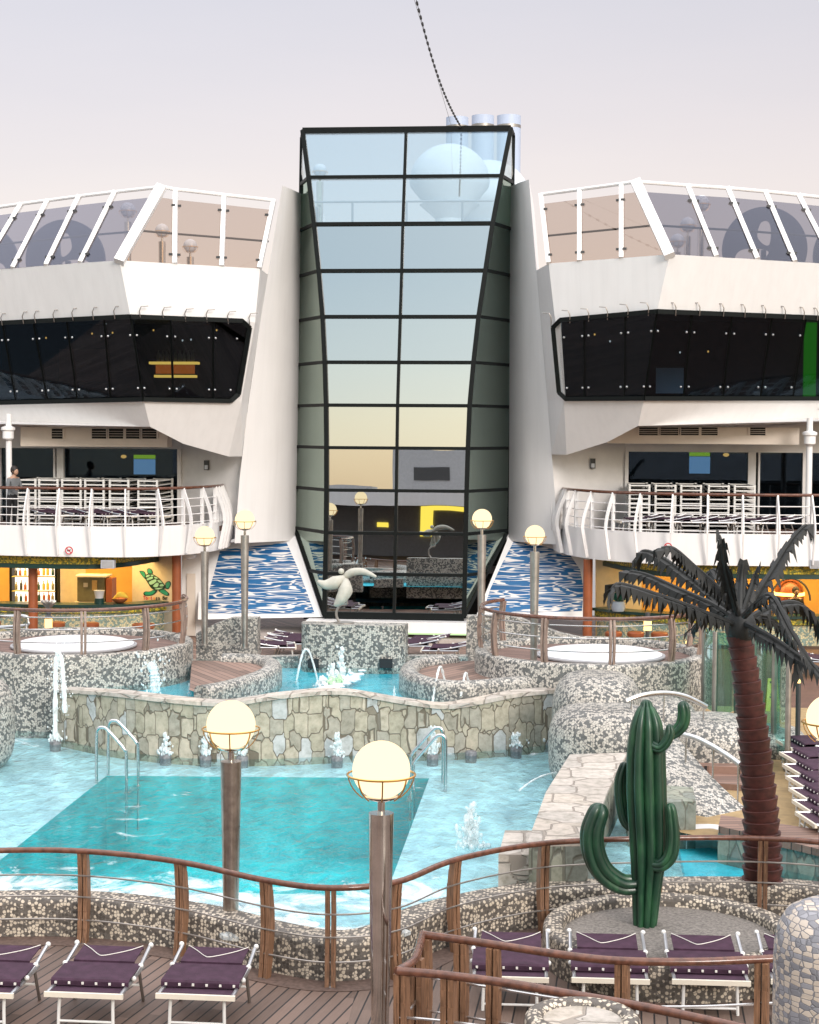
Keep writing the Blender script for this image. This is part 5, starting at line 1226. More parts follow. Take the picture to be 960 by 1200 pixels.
def pose(armL, armR, lean_=0.0):
    J = [(0,0,.95),(0,-.01+lean_*.3,1.12),(0,lean_*.7,1.32),(0,lean_,1.44),(0,lean_-.01,1.52),
         (.09,0,.90),(.10,-.01,.50),(.10,.02,.07),(.10,-.14,.03),(-.09,0,.90),(-.10,.02,.50),(-.10,.06,.07),(-.10,-.10,.03),
         (.17,lean_*.8,1.37),armL[0],armL[1],armL[2],(-.17,lean_*.8,1.37),armR[0],armR[1],armR[2]]
    E = [(0,1),(1,2),(2,3),(3,4),(0,5),(5,6),(6,7),(7,8),(0,9),(9,10),(10,11),(11,12),(2,13),(13,14),(14,15),(15,16),(2,17),(17,18),(18,19),(19,20)]
    Rr = [.135,.125,.14,.065,.055,.095,.062,.045,.038,.095,.062,.045,.038,.065,.047,.036,.03,.065,.047,.036,.03]
    hs = (Vector(armL[2]), Vector(armR[2]))
    return dict(J=J, E=E, R=Rr, head=(0,lean_-.03,1.60), hand=lambda c: min((c-hs[0]).length, (c-hs[1]).length) < .07)
person((xat(14,46.3), 46.3, ZB), R(60), 'person in dark hat like hair and grey jacket leaning at the balcony railing', 'grey_cloth', 'black_cloth',
       pose([(.25,-.10,1.12),(.20,-.36,1.10),(.19,-.44,1.11)], [(-.25,-.10,1.12),(-.20,-.36,1.10),(-.19,-.44,1.11)], -.08))
person((xat(935,48.2), 48.2, ZF), R(15), 'person in dark clothes standing behind the right bar counter near the domed oven', 'black_cloth', 'black_cloth',
       pose([(.26,-.05,1.10),(.20,-.28,1.05),(.15,-.34,1.06)], [(-.26,-.05,1.10),(-.20,-.28,1.05),(-.15,-.34,1.06)], -.03))
# ================================================================ cactus in its planter
pc = Vector((xat(792, 20.05), 19.95, 0))
pl_ = thing('round_planter', 'round mosaic planter of gravel holding the cactus', 'planter', pc, world=True)
MB().sweep(arc(pc, 1.36, 0, 360, 56)[:-1], rounded(.24, .44, .07, 4, -.05), closed=True).build('rim', M['mosaic_near'], pl_, smooth=50)
MB().lathe(pc, [(.01,.31),(.5,.33),(.9,.30),(1.3,.31)], 40, cap=False).build('gravel_bed', M['gravel'], pl_)
cb = Vector((xat(756, 20.3), 20.3, .30))
ct_ = thing('cactus', 'tall glossy green sculpted cactus with curved arms in the round planter', 'cactus', cb, world=True)
def ribbed(pts, rs, ribs=8, depth=.16, n=48, k=6, round_end=True):
    q = smooth_path(pts, k); m = len(q); r_ = []
    for i in range(m):
        x = i/(m-1)*(len(rs)-1); j = min(int(x), len(rs)-2); r_.append(lerp(rs[j], rs[j+1], x-j))
    if round_end:                                   # hemispherical tip
        t = (q[-1]-q[-2]).normalized(); R0 = r_[-1]; e = q[-1].copy()
        for a_ in (25, 45, 62, 78, 89): q.append(e+t*R0*math.sin(R(a_))); r_.append(R0*math.cos(R(a_)))
    b = MB(); vs = []; prev = None; m = len(q); r_ = [x*1.04 for x in r_]
    for i, p in enumerate(q):
        t = q[min(i+1, m-1)]-q[max(i-1, 0)]; t.normalize()
        if prev is None: a = Vector((1,0,0)) if abs(t.x) < .8 else Vector((0,0,1)); nr = (a-t*a.dot(t)).normalized()
        else: nr = (prev-t*prev.dot(t)).normalized()
        prev = nr; bn = t.cross(nr)
        for s in range(n):
            th = 2*math.pi*s/n; w_ = abs(math.cos(th*ribs/2))
            rr = r_[i]*(1-depth*(1-w_)**1.3*1.4); vs.append(p+(nr*math.cos(th)+bn*math.sin(th))*rr)
    b.add(vs, [(i*n+s, i*n+(s+1) % n, (i+1)*n+(s+1) % n, (i+1)*n+s) for i in range(m-1) for s in range(n)]+[list(range(n))[::-1], list(range((m-1)*n, m*n))])
    return b
C_ = lambda px, py, d=0: at(px, py, 20.3+d)
ribbed([C_(755.5,1086),C_(757.5,1040),C_(759.5,1000),C_(758.5,960),C_(757,920),C_(757,880),C_(757.5,850),C_(757.5,835),C_(757.5,827)], [.135,.175,.215,.232,.236,.225,.185,.13,.075], 9, .21, 72).build('trunk', M['cactus_green'], ct_, smooth=60)
AX = 'arm'
ribbed([C_(748,1036),C_(728,1036,-.05),C_(707,1022,-.12),C_(696,1000,-.16),C_(694,975,-.18),C_(701,953,-.18)], [.115,.125,.135,.14,.14,.125], 5, .2, 40).build(AX, M['cactus_green'], ct_, smooth=60)
ribbed([C_(750,974,.1),C_(734,964,.13),C_(728,942,.16),C_(727,915,.18),C_(731,898,.18)], [.06,.065,.07,.07,.055], 5, .2, 40).build(AX, M['cactus_green'], ct_, smooth=60)
ribbed([C_(762,1012,-.12),C_(775,1014,-.18),C_(786,1003,-.2),C_(789,980,-.2),C_(787,955,-.2),C_(786,947,-.2)], [.07,.08,.085,.08,.07,.06], 5, .2, 40).build(AX, M['cactus_green'], ct_, smooth=60)
ribbed([C_(762,872,-.14),C_(773,877,-.2),C_(781,870,-.22),C_(785,860,-.22),C_(785,853,-.22)], [.05,.058,.06,.058,.045], 5, .2, 40).build(AX, M['cactus_green'], ct_, smooth=60)
ribbed([C_(772,862,.1),C_(788,860,.12),C_(799,850,.12),C_(802,838,.12),C_(801,828,.12)], [.06,.07,.078,.078,.07], 5, .2, 40).build(AX, M['cactus_green'], ct_, smooth=60)

# ================================================================ palm
PB = Vector((xat(893, 22), 22, .02))
pm = thing('palm_tree', 'artificial palm with red brown ringed trunk and black fronds', 'tree', PB, world=True)
tp_ = smooth_path([at(893,1056,22), at(893.5,1010,22), at(892,960,22), at(888,910,22), at(883,860,22), at(877,810,22), at(870,765,22), at(866,744,22)], 8)
tb = MB(); LT = plen(tp_); seg = 23
for i in range(seg):
    p0, t0 = along(tp_, LT*i/seg); p1, t1 = along(tp_, LT*(i+1)/seg)
    f = i/seg; r0 = lerp(.262, .155, f**1.1)
    ax = (p1-p0).normalized(); a = Vector((1,0,0)); nr = (a-ax*a.dot(ax)).normalized(); bn = ax.cross(nr); n = 22; vs = []
    for (d, rr) in ((-.01, r0*.88), (.97, r0*1.03), (1.0, r0*1.0), (1.0, r0*.5)):
        for k in range(n):
            th = 2*math.pi*k/n; vs.append(p0+(p1-p0)*d+(nr*math.cos(th)+bn*math.sin(th))*rr*(1+.012*math.sin(5*th+i)))
    tb.add(vs, [(j*n+k, j*n+(k+1) % n, (j+1)*n+(k+1) % n, (j+1)*n+k) for j in range(3) for k in range(n)])
tb.build('trunk', M['palm_bark'], pm, smooth=30)
MB().sphere(at(868, 735, 22), .2, 16, 10, 1, 1, 1.2).build('crown_base', M['palm_leaf'], pm)
def frond(pts, wid=.34, n=20, droop=1.0, seedv=0, flat=.4, ribr=.045):
    rnd = random.Random(seedv)
    q = smooth_path([at(px, py, 22+d) for px, py, d in pts], 8); Lq = plen(q)
    rib = MB(); rib.tube(q, [lerp(ribr, ribr*.35, i/(len(q)-1)) for i in range(len(q))], 7)
    o = rib.build('frond', M['palm_leaf'], pm)
    lf = MB()
    for i in range(n):
        s = Lq*(.14+.86*i/(n-1)); p, t = along(q, min(s, Lq-.001)); up = Vector((0,0,1)); sd = t.cross(up)
        if sd.length < .2: sd = t.cross(Vector((0,1,0)))
        sd.normalize()
        nrm = sd.cross(t).normalized()
        for sg_ in (-1, 1):
            L0 = wid*rnd.uniform(.5, 1.15)*(1-.35*abs(i/(n-1)-.45)); wl = .048*rnd.uniform(.8, 1.25)
            out = (sd*sg_*flat+t*.35+nrm*.05).normalized()
            b0 = p; m_ = b0+out*L0*.40+Vector((0,0,-.04*droop)); e_ = m_+(out*.20+Vector((0,0,-.75*droop))).normalized()*L0*.62
            tw = t*wl; tx = t*wl*1.1; th = Vector((0,0,-.015))+sd*.006
            lf.add([b0-tw, b0+tw, m_+tx, m_-tx*.8, e_+t*.012, b0-tw+th, b0+tw+th, m_+tx+th, m_-tx*.8+th],
                   [(0,1,2,3), (3,2,4), (5,8,7,6), (8,4,7), (0,5,6,1), (1,6,7,2), (0,3,8,5), (2,7,4), (3,4,8)])
    lf.build('leaflets', M['palm_leaf'], o, smooth=0)
F = [([(868,735,0),(835,722,-.4),(795,706,-.8),(755,692,-1.1),(725,684,-1.3),(716,692,-1.35)], .34, 26, 1.1), ([(866,728,.1),(835,708,.3),(795,690,.5),(760,674,.7),(738,669,.8)], .32, 24, 1.0),
     ([(866,725,.2),(835,697,.5),(800,670,.8),(770,650,1.0),(753,646,1.1),(747,658,1.15)], .3, 24, 1.0), ([(868,724,.0),(846,694,-.1),(815,665,-.2),(790,643,-.3),(775,642,-.32)], .28, 22, 1.0),
     ([(866,722,-.1),(856,690,-.3),(849,660,-.5),(846,638,-.6),(843,627,-.6)], .26, 20, .9), ([(872,724,.2),(885,700,.4),(905,668,.6),(928,632,.8),(944,616,.9),(948,622,.9)], .34, 24, .9),
     ([(872,730,-.1),(888,738,-.5),(910,750,-.9),(935,768,-1.2),(962,785,-1.4),(990,806,-1.5)], .30, 24, 1.1), ([(872,722,-.3),(896,700,-.7),(908,702,-1.0),(928,740,-1.3),(948,772,-1.4),(962,790,-1.5)], .26, 20, .7),
     ([(870,730,.3),(900,712,.9),(930,706,1.3),(952,720,1.6),(965,748,1.8),(970,775,1.8)], .36, 24, 1.1), ([(871,728,.4),(892,722,1.0),(915,735,1.4),(930,760,1.6),(936,790,1.6)], .32, 22, 1.1),
     ([(867,722,.1),(868,700,.2),(869,680,.3),(871,660,.3)], .20, 14, .6), ([(869,722,.1),(876,700,.2),(883,680,.3),(889,664,.3)], .20, 14, .6),
     ([(866,722,.3),(858,700,.8),(848,680,1.2),(838,668,1.4),(828,672,1.5)], .3, 18, 1.1), ([(865,728,.5),(850,722,1.2),(830,722,1.8),(812,735,2.1)], .26, 16, 1.1)]
for i, (pts, wd, n, dr) in enumerate(F): frond(pts, wd, n, dr, i)

# ================================================================ mosaic boulders, stone block and ramp
def superblob(c, ax, ay, h, e1=.55, e2=.7, tilt=0):
    b = MB(); nu, nv = 44, 18; vs = []
    sg_ = lambda v, e: math.copysign(abs(v)**e, v)
    for j in range(nv+1):
        ph = -.25*math.pi+.75*math.pi*j/nv
        for k in range(nu):
            th = 2*math.pi*k/nu
            x = ax*sg_(math.cos(ph), e1)*sg_(math.cos(th), e2); y = ay*sg_(math.cos(ph), e1)*sg_(math.sin(th), e2); z = h*sg_(math.sin(ph), e1)
            vs.append(Vector(c)+Vector((x*(1+.03*math.sin(3*th+c[0])), y, z+tilt*x*(z > 0))))
    b.add(vs, [(j*nu+k, j*nu+(k+1) % nu, (j+1)*nu+(k+1) % nu, (j+1)*nu+k) for j in range(nv) for k in range(nu)]+[list(range(nu))[::-1], list(range(nv*nu, (nv+1)*nu))]); return b
gB = 'white and grey mosaic boulders'
def boulder(px, Y, wpx, ytop, d, label, tilt=0, e1=.6):
    zt_ = at(px, ytop, Y).z; zb_ = .15; c = (xat(px, Y), Y, lerp(zb_, zt_, .45)); solo('mosaic_boulder', superblob(c, wpx*Y/2000, d, zt_-c[2], e1, .75, tilt), M['mosaic_far'], label, 'boulder', gB, smooth=60)
boulder(703, 30.6, 53, 788, 1.2, 'tallest rounded mosaic boulder at the end of the stone wall')
boulder(712, 29.2, 66, 826, 1.0, 'rounded mosaic boulder at the head of the stone ramp, left of the cactus top')
boulder(772, 31.0, 50, 818, .9, 'mosaic boulder behind the cactus top below the steel arc rail')
boulder(842, 30.0, 58, 838, 1.0, 'mosaic boulder beside the palm trunk below the glass screen')
boulder(915, 31.5, 36, 852, .9, 'small mosaic boulder right of the palm trunk')
boulder(-60, 29.2, 72, 790, 1.1, 'mosaic boulder cut by the left frame edge at the pool')
# sloping white mosaic slide body running down to the right
rid = smooth_path([at(762,850,28.6), at(785,878,27.9), at(806,905,27.2), at(828,930,26.6), at(850,952,26.2), at(868,968,26.0)], 5)
rb = MB(); vs = []
for i, p in enumerate(rid):
    hw = .42+.16*i/len(rid)
    for (d, h) in ((-hw-.22, .1-p.z), (-hw-.05, -.14), (-hw+.16, 0), (hw-.16, .03), (hw, -.12), (hw+.1, .1-p.z)): vs.append(p+Vector((d*.8, d*.45*0-.0+(-.35 if d < 0 else .35), h)))
n = len(rid); rb.add(vs, [(6*i+k, 6*i+(k+1) % 6, 6*i+6+(k+1) % 6, 6*i+6+k) for i in range(n-1) for k in range(6)]+[list(range(6)), list(range(6*n-6, 6*n))])
solo('mosaic_slide', rb, M['mosaic_far'], 'mosaic covered mass sloping down behind the cactus to the turquoise pool', 'slide', smooth=60)
# stone ramp and block
zr_ = .95
rq = [atz(668,886,zr_), atz(735,884,zr_), atz(712,930,zr_), atz(690,990,zr_), atz(618,990,zr_), atz(640,930,zr_)]
rp_ = thing('stone_ramp', 'pale cut stone ramp wall running towards the camera beside the cactus', 'wall', (rq[5].x, rq[5].y, 0), world=True)
MB().prism([(p.x, p.y) for p in rq], .93, .98).build('slab_top', M['stone_slab'], rp_, smooth=0)
MB().prism([(p.x*1.0+(.02 if i in (0,5,4) else -.02), p.y-.0) for i, p in enumerate(rq)], -.1, .928).build('side', M['stone_side'], rp_, smooth=0)
a_, b_ = atz(592, 973, .78), atz(664, 973, .78)
bl = thing('stone_block', 'pale stone block step in the water in front of the stone ramp', 'block', ((a_.x+b_.x)/2, a_.y, 0), world=True)
MB().prism([(a_.x, a_.y), (b_.x, b_.y), (b_.x+.02, b_.y-1.35), (a_.x-.03, a_.y-1.35)], -.1, .78).build('body', M['stone_slab'], bl, smooth=0)
c1 = atz(790, 935, .75); 
solo('stone_block', MB().prism([(xat(738,26.2), 26.2), (xat(818,26.0), 26.0), (xat(822,25.0), 25.0), (xat(742,24.8), 24.8)], -.1, .82), M['stone_side'], 'weathered grey green stone block between the cactus and the turquoise pool', 'block', smooth=0)

# steps, arc rails
st = thing('timber_steps', 'reddish timber steps beside the mosaic slide', 'steps', at(835, 905, 27.6), world=True)
for i, (p0, p1, z) in enumerate((((800,878),(880,880),.78), ((812,897),(886,900),.62), ((826,917),(890,921),.50))):
    a_, b_ = atz(*p0, z), atz(*p1, z); MB().prism([(a_.x, a_.y+.9), (b_.x, b_.y+.9), (b_.x, b_.y), (a_.x, a_.y)], .05, z).build('tread', M['step_wood'], st, smooth=0)
db_ = thing('timber_landing', 'timber landing behind the turquoise pool at the palm foot', 'landing', at(900, 975, 26), world=True)
lq = [atz(845,955,.66), atz(960,972,.66), atz(1010,985,.66), atz(1010,1008,.66), atz(940,990,.66), atz(842,968,.66)]
MB().prism([(p.x, p.y) for p in lq], .56, .66).build('deck', M['step_wood'], db_, smooth=0); MB().prism([(p.x, p.y+.06) for p in lq], .1, .555).build('base', M['stone_side'], db_, smooth=0)
for pts, lb_ in (([(734,822,28.9),(752,815,29),(778,812,29.2),(803,816,29.4),(828,828,29.6)], 'steel arc handrail above the cactus top'), ([(798,860,27.6),(816,865,27.4),(836,875,27.2),(855,887,27.0),(867,896,26.9)], 'steel arc handrail above the timber steps')):
    q = smooth_path([at(*p) for p in pts], 5); t = thing('arc_handrail', lb_, 'handrail', (q[0].x, q[0].y, q[0].z-.8), group='curved steel handrails', world=True)
    MB().tube(q, .045, 10).build('rail', M['steel'], t)
    for i in (2, len(q)//2, len(q)-2): MB().tube([q[i], q[i]-Vector((0,0,.95))], .016, 8).build('stanchion', M['steel'], t)
# glass screens with steel posts
def gscreen(pts, z0, z1, label):
    q = smooth_path([Vector((xat(px, Y), Y, 0)) for px, Y in pts], 6); t = thing('glass_screen', label, 'screen', (q[0].x, q[0].y, z0), group='curved teal glass screens', world=True)
    MB().sweep([p+Vector((0,0,z0+.12)) for p in q], [(-.008,0),(.008,0),(.008,z1-z0-.12),(-.008,z1-z0-.12)]).build('glass_sheet', M['teal_glass'], t)
    for p in (q[0], q[len(q)//2], q[-1]): MB().lathe(Vector((p.x, p.y-.03, z0)), [(.075,0),(.075,.03),(.05,.05),(.05,z1-z0)], 14).build('post', M['dull_steel'], t)
gscreen([(829,33.0),(832,32.2),(842,31.6),(856,31.5),(868,31.9)], .95, 2.55, 'curved teal glass screen behind the palm trunk')
gscreen([(888,32.0),(900,31.3),(912,31.0),(922,30.2),(929,29.6)], .42, 2.45, 'teal glass screen beside the yellow wet floor sign')
# wet floor sign
c_ = atz(905, 832, SF); fs = thing('wet_floor_sign', 'yellow folding wet floor warning sign beside the palm trunk', 'sign', c_, world=True)
for s_ in (-1, 1):
    bpts = [(-.15,0),(-.06,0),(-.05,.1),(.05,.1),(.06,0),(.15,0),(.10,.66),(-.10,.66)]
    q = [c_+Vector((x, s_*(.17-.15*z/.66), z)) for x, z in bpts]
    pnl = MB().plate(q, (0, .018, 0)).build('panel', M['yellow_plastic'], fs, smooth=0)
    if s_ < 0:
        yy = lambda z: s_*(.17-.15*z/.66)-.006
        MB().plate([c_+Vector((x, yy(z), z)) for x, z in ((-.055,.33),(.055,.33),(0,.45))], (0,.004,0)).build('triangle', M['text_dark'], pnl, smooth=0)
        MB().plate([c_+Vector((x, yy(z), z)) for x, z in ((-.06,.57),(.06,.57),(.06,.61),(-.06,.61))], (0,.004,0)).build('text_bar', M['text_dark'], pnl, smooth=0)
        MB().plate([c_+Vector((x, yy(z), z)) for x, z in ((-.07,.27),(.07,.27),(.07,.30),(-.07,.30))], (0,.004,0)).build('text_bar', M['text_dark'], pnl, smooth=0)
# small lit lantern posts
for (px, Y, py, lb_) in ((57,37.4,733,'small lit lantern post with a metal flower top beside the left whirlpool'),(759,37.4,736,'small lit lantern post beside the right whirlpool'),(936,30.5,797,'small lit marker light on the brown deck near the wet floor sign')):
    c_ = at(px, py, Y); zb_ = ZF if px < 900 else SF; t = thing('lantern_post', lb_, 'lamp', (c_.x, Y, zb_), group='small lit lantern posts', world=True)
    MB().tube([Vector((c_.x, Y, zb_)), Vector((c_.x, Y, c_.z-.05))], .045, 8).build('post', M['dark_grey'], t)
    MB().lathe(c_, [(.085,-.05),(.085,.16)] if px < 900 else [(.035,-.05),(.035,.30)], 12).build('glow', M['lantern_glow'], t)
    MB().lathe(c_, [(.10,.16),(.11,.18),(.05,.24),(.05,.34)] if px < 900 else [(.04,.30),(.02,.33)], 10).build('cap', M['dark_grey'], t)
    if px < 100:
        fl = MB()
        for k in range(6):
            a_ = k*math.pi/3; fl.tube(smooth_path([c_+Vector((0,0,.34)), c_+Vector((.08*math.cos(a_), .08*math.sin(a_), .50)), c_+Vector((.17*math.cos(a_), .17*math.sin(a_), .56))], 3), [.02,.03,.045,.055,.05,.04,.02], 6)
        fl.build('flower_top', M['dull_steel'], t)
for (px, py, lb_) in ((22,757,'tiny warm marker light at the left whirlpool curb'),(790,758,'tiny warm marker light at the right whirlpool curb, lower one'),(806,753,'tiny warm marker light at the right whirlpool curb, upper one'),(605,772,'tiny warm marker light low on the right mosaic wall')):
    c_ = at(px, py, 36.9 if px != 605 else 38.2); t = thing('marker_light', lb_, 'light', c_, group='tiny deck marker lights', world=True)
    MB().sphere(c_, .05, 10, 8).build('bulb', M['lantern_glow'], t); MB().lathe(c_, [(.06,-.14),(.06,-.03)], 10).build('base', M['dark_grey'], t)
# steel handrail at far left
hq = smooth_path([at(-30,724,36.3), at(10,722,36.3), at(30,722,36.3), at(33,728,36.3), at(28,733,36.3), at(-30,736,36.3)], 4)
t = thing('steel_handrail', 'looped steel handrail at the left whirlpool steps', 'handrail', (hq[0].x, 36.3, ZP), world=True); MB().tube(hq, .03, 8).build('tube', M['steel'], t)
MB().tube([at(31,731,36.3), Vector((at(31,731,36.3).x, 36.3, ZP))], .03, 8).build('leg', M['steel'], t)

# ================================================================ pool ladders
def ladder(pxs, Yn, Yf_, label):
    t = thing('pool_ladder', label, 'ladder', (xat(pxs[0][0], Yn), Yn, ZW), group='steel pool ladders', world=True)
    for Y, dx in ((Yn, 0), (Yf_, pxs[2])):
        q = [Vector((xat(px+dx, Y), Y, z)) for px, z in pxs[0+1]]
        MB().tube(smooth_path(q, 5), .028, 10).build('handrail', M['steel'], t)
    for z in (.0, -.35): MB().box((xat(pxs[1][-1][0]+pxs[2]/2, (Yn+Yf_)/2), (Yn+Yf_)/2, z), (.12, Yf_-Yn, .03)).build('step', M['steel'], t, smooth=0)
ladder(((130,), [(112,.17),(112.3,.95),(114,1.10),(120,1.13),(126,1.08),(140,.86),(146,.74),(147.5,.6),(147.5,-.8)], 14), 28.2, 28.9, 'steel pool ladder at the far left corner of the teal basin')
ladder(((505,), [(525,.17),(525,.95),(523.5,1.10),(518,1.13),(512,1.08),(494,.78),(488,.66),(487,.5),(487,-.8)], -3), 28.2, 28.9, 'steel pool ladder at the far right corner of the teal basin behind the big lamp')

# ================================================================ fountains
def spray(c, r, h, seedv, m_='foam_solid', n=14):
    rnd = random.Random(seedv); b = MB()
    core = [c+Vector((rnd.gauss(0,.12)*r, rnd.gauss(0,.12)*r, h*.92*k/9)) for k in range(10)]
    b.tube(core, [r*.55*(1-.8*k/9)*rnd.uniform(.7,1.25) for k in range(10)], 9)
    for k in range(n*7):                            # broken water: small drops thrown round the core
        u = rnd.random()**1.4; rr = r*(1.05-.75*u)*abs(rnd.gauss(0,.6)); a_ = rnd.uniform(0, 6.283)
        b.sphere(c+Vector((rr*math.cos(a_), rr*math.sin(a_), h*u*rnd.uniform(.75,1.08))), r*rnd.uniform(.05,.20), 6, 5, 1, 1, rnd.uniform(1, 1.9))
    return b
gF = 'bubbling fountain nozzles along the stone wall'
for k, (px, py, h_, lb_) in enumerate(((194,888,.34,'bubbling nozzle left of the stone wall lamp, beside the ladder'),(241,890,.40,'bubbling nozzle just left of the near left lamp globe'),(284,891,.34,'bubbling nozzle just right of the near left lamp globe'),(395,891,.42,'bubbling nozzle left of the largest lamp globe'),(507,889,.5,'bubbling nozzle behind the right ladder'),(552,885,.06,'low nozzle with hardly any water right of the right ladder'),(605,880,.28,'bubbling nozzle near the right end of the stone wall'),(651,874,.28,'bubbling nozzle at the mosaic boulder'),(65,872,.1,'nozzle of the tall jet at the left end of the stone wall'))):
    c_ = atz(px, py, ZW); t = thing('fountain_nozzle', lb_, 'fountain', c_, group=gF, world=True)
    MB().lathe(c_, [(.10,-.13),(.11,.05),(.09,.08),(.04,.09)], 14).build('nozzle', M['nozzle_grey'], t)
    if h_ > .08: tag(spray(c_+Vector((0,0,.08)), .15, h_, k).build('water', M['foam_white'], t), kind='stuff')
def jet(pts, r_, name, label, m_='foam_white', group=None, drops=0, seedv=1):
    q = smooth_path(pts, 6); rnd = random.Random(seedv); b = MB().tube(q, [r_*rnd.uniform(.75,1.3) for _ in q], 8)
    for k in range(drops): p = q[rnd.randrange(len(q))]; b.sphere(p+Vector((rnd.gauss(0,r_*1.6), rnd.gauss(0,r_*1.6), rnd.gauss(0,r_*3))), r_*rnd.uniform(.10,.30), 6, 5, 1, 1, 1.5)
    return solo(name, b, M[m_], label, 'water jet', group)
j0 = atz(65, 872, ZW)
jet([j0+Vector((0,0,.05)), j0+Vector((.0,0,.7)), j0+Vector((.01,0,1.3)), j0+Vector((.03,0,1.62)), j0+Vector((.07,0,1.72)), j0+Vector((.13,0,1.55)), j0+Vector((.17,-.02,1.1)), j0+Vector((.2,-.05,.6))], .045, 'water_jet', 'tall white water jet at the left end of the stone wall', 'foam_solid', drops=170)
jet([at(177,780,32.2), at(180,784,32.1), at(181.5,795,32.05), at(182,806,32), at(182,816,32)], .09, 'water_fall', 'white water trickling down the left whirlpool wall', 'foam_white', drops=60, seedv=3)
gA = 'thin arching water jets of the upper pool'
for pts, lb_ in (([(346,806,34),(350,785,34),(354,768,34),(358,761,34),(363,765,34),(369,784,34),(374,806,34)], 'arching water jet in front of the pedestal left end'),
                 ([(507,823,31.6),(510,805,31.8),(514,785,32),(517,782,32.1),(520,792,32.2),(524,812,32.3)], 'taller of the two thin water arcs at the right curling edge'),
                 ([(540,816,31.6),(543,800,31.8),(545,790,32),(547,790,32.1),(549,800,32.2),(550,812,32.3)], 'shorter of the two thin water arcs at the right curling edge')):
    jet([at(*p) for p in pts], .022, 'water_arc', lb_, 'foam_white', gA, drops=14)
for (px, py, hh, lb_) in ((222,828,.22,'little spout at the wall below the left whirlpool'),(462,824,.26,'little spout at the stone wall dip'),(290,812,.14,'tiny spout at the left curling edge')):
    c_ = at(px, py, 31.9); solo('water_spout', spray(Vector((c_.x, c_.y, ZU)), .05, hh, px, n=8), M['foam_white'], lb_, 'water jet', 'little spouts of the upper pool')
t = thing('foam_fountain', 'frothing fountain with green light painted into its foam in the middle of the upper pool', 'fountain', at(392, 805, 33.8), world=True)
for k, (px, py, hh, r_) in enumerate(((400,800,.75,.17),(389,803,.45,.17),(378,806,.20,.16))):
    c_ = at(px, py, 33.9-.3*k); c_.z = ZU-.02; spray(c_, r_, hh, k+20, n=20).build('spray', M['foam_white'], t)
for k, (px, hh) in enumerate(((398,.16),(388,.12))):
    c_ = at(px, 803, 33.55-.2*k); c_.z = ZU+.05; spray(c_, .12, hh, k+40, n=8).build('green_tint_spray', M['foam_green_tint'], t)
fw = MB(); rnd = random.Random(5)
for k in range(90):
    u_ = rnd.random(); c_ = at(lerp(372,418,u_)+rnd.gauss(0,4), lerp(812,790,u_)+rnd.gauss(0,2), 1); d_ = (c_-CAM); c_ = CAM+d_*((ZU+.01-H)/d_.z); fw.sphere(c_, rnd.uniform(.04,.13), 8, 5, 1.2, 1.2, .25)
tag(fw.build('foam_patch', M['foam_solid'], t), kind='stuff')
c_ = atz(550, 992, ZW); solo('water_plume', spray(c_, .22, .62, 9, n=22), M['foam_thin'], 'white plume of water beside the stone block', 'water jet')
jet([at(652,905,27.6), at(636,909,26.8), at(622,916,26.2), at(609,926,25.6)], .014, 'thin_stream', 'thin water stream from the boulder into the pool', 'foam_white', drops=6)
# white water rolling over the near pool edge
rnd = random.Random(11); fm = MB(); ep = offset(nbp, .72)
for k in range(110):
    i = rnd.randrange(8, 8*6+2); p = ep[i]; fm.sphere(Vector((p.x+rnd.gauss(0,.25), p.y+abs(rnd.gauss(0,.16)), ZW+rnd.uniform(-.03,.10))), rnd.uniform(.05,.17), 8, 5, 1.5, 1.0, .45)
tag(solo('foam', fm, M['foam_thin'], 'white foam rolling along the near pool edge', 'foam'), kind='stuff')

# ================================================================ foreground pillar and small planter
pb_ = MB(); cpx = xat(1001, 9.0); zt_ = at(960, 1058, 9).z; n = 48; vs = []
prof = [(.365,0),(.365,zt_-.30),(.362,zt_-.22),(.345,zt_-.13),(.30,zt_-.05),(.22,zt_-.01),(.01,zt_)]
solo('mosaic_pillar', MB().lathe((cpx, 9.0, 0), prof, 48, cap=False), M['mosaic_close'], 'big rounded mosaic pillar at the right frame edge close to the camera', 'pillar', smooth=60)
fc = Vector((xat(690, 14.9), 14.7, 0)); fp = thing('stone_planter', 'round mosaic rimmed stone top inside the foreground railing', 'planter', fc, world=True)
zz = at(690, 1170, 15.1).z
MB().sweep(arc(fc, .42, 0, 360, 40)[:-1], rounded(.17, zz, .07, 4, 0), closed=True).build('rim', M['mosaic_near'], fp, smooth=50); MB().lathe(fc, [(.01,zz-.05),(.37,zz-.05)], 32, cap=False).build('stone_top', M['stone_slab'], fp)

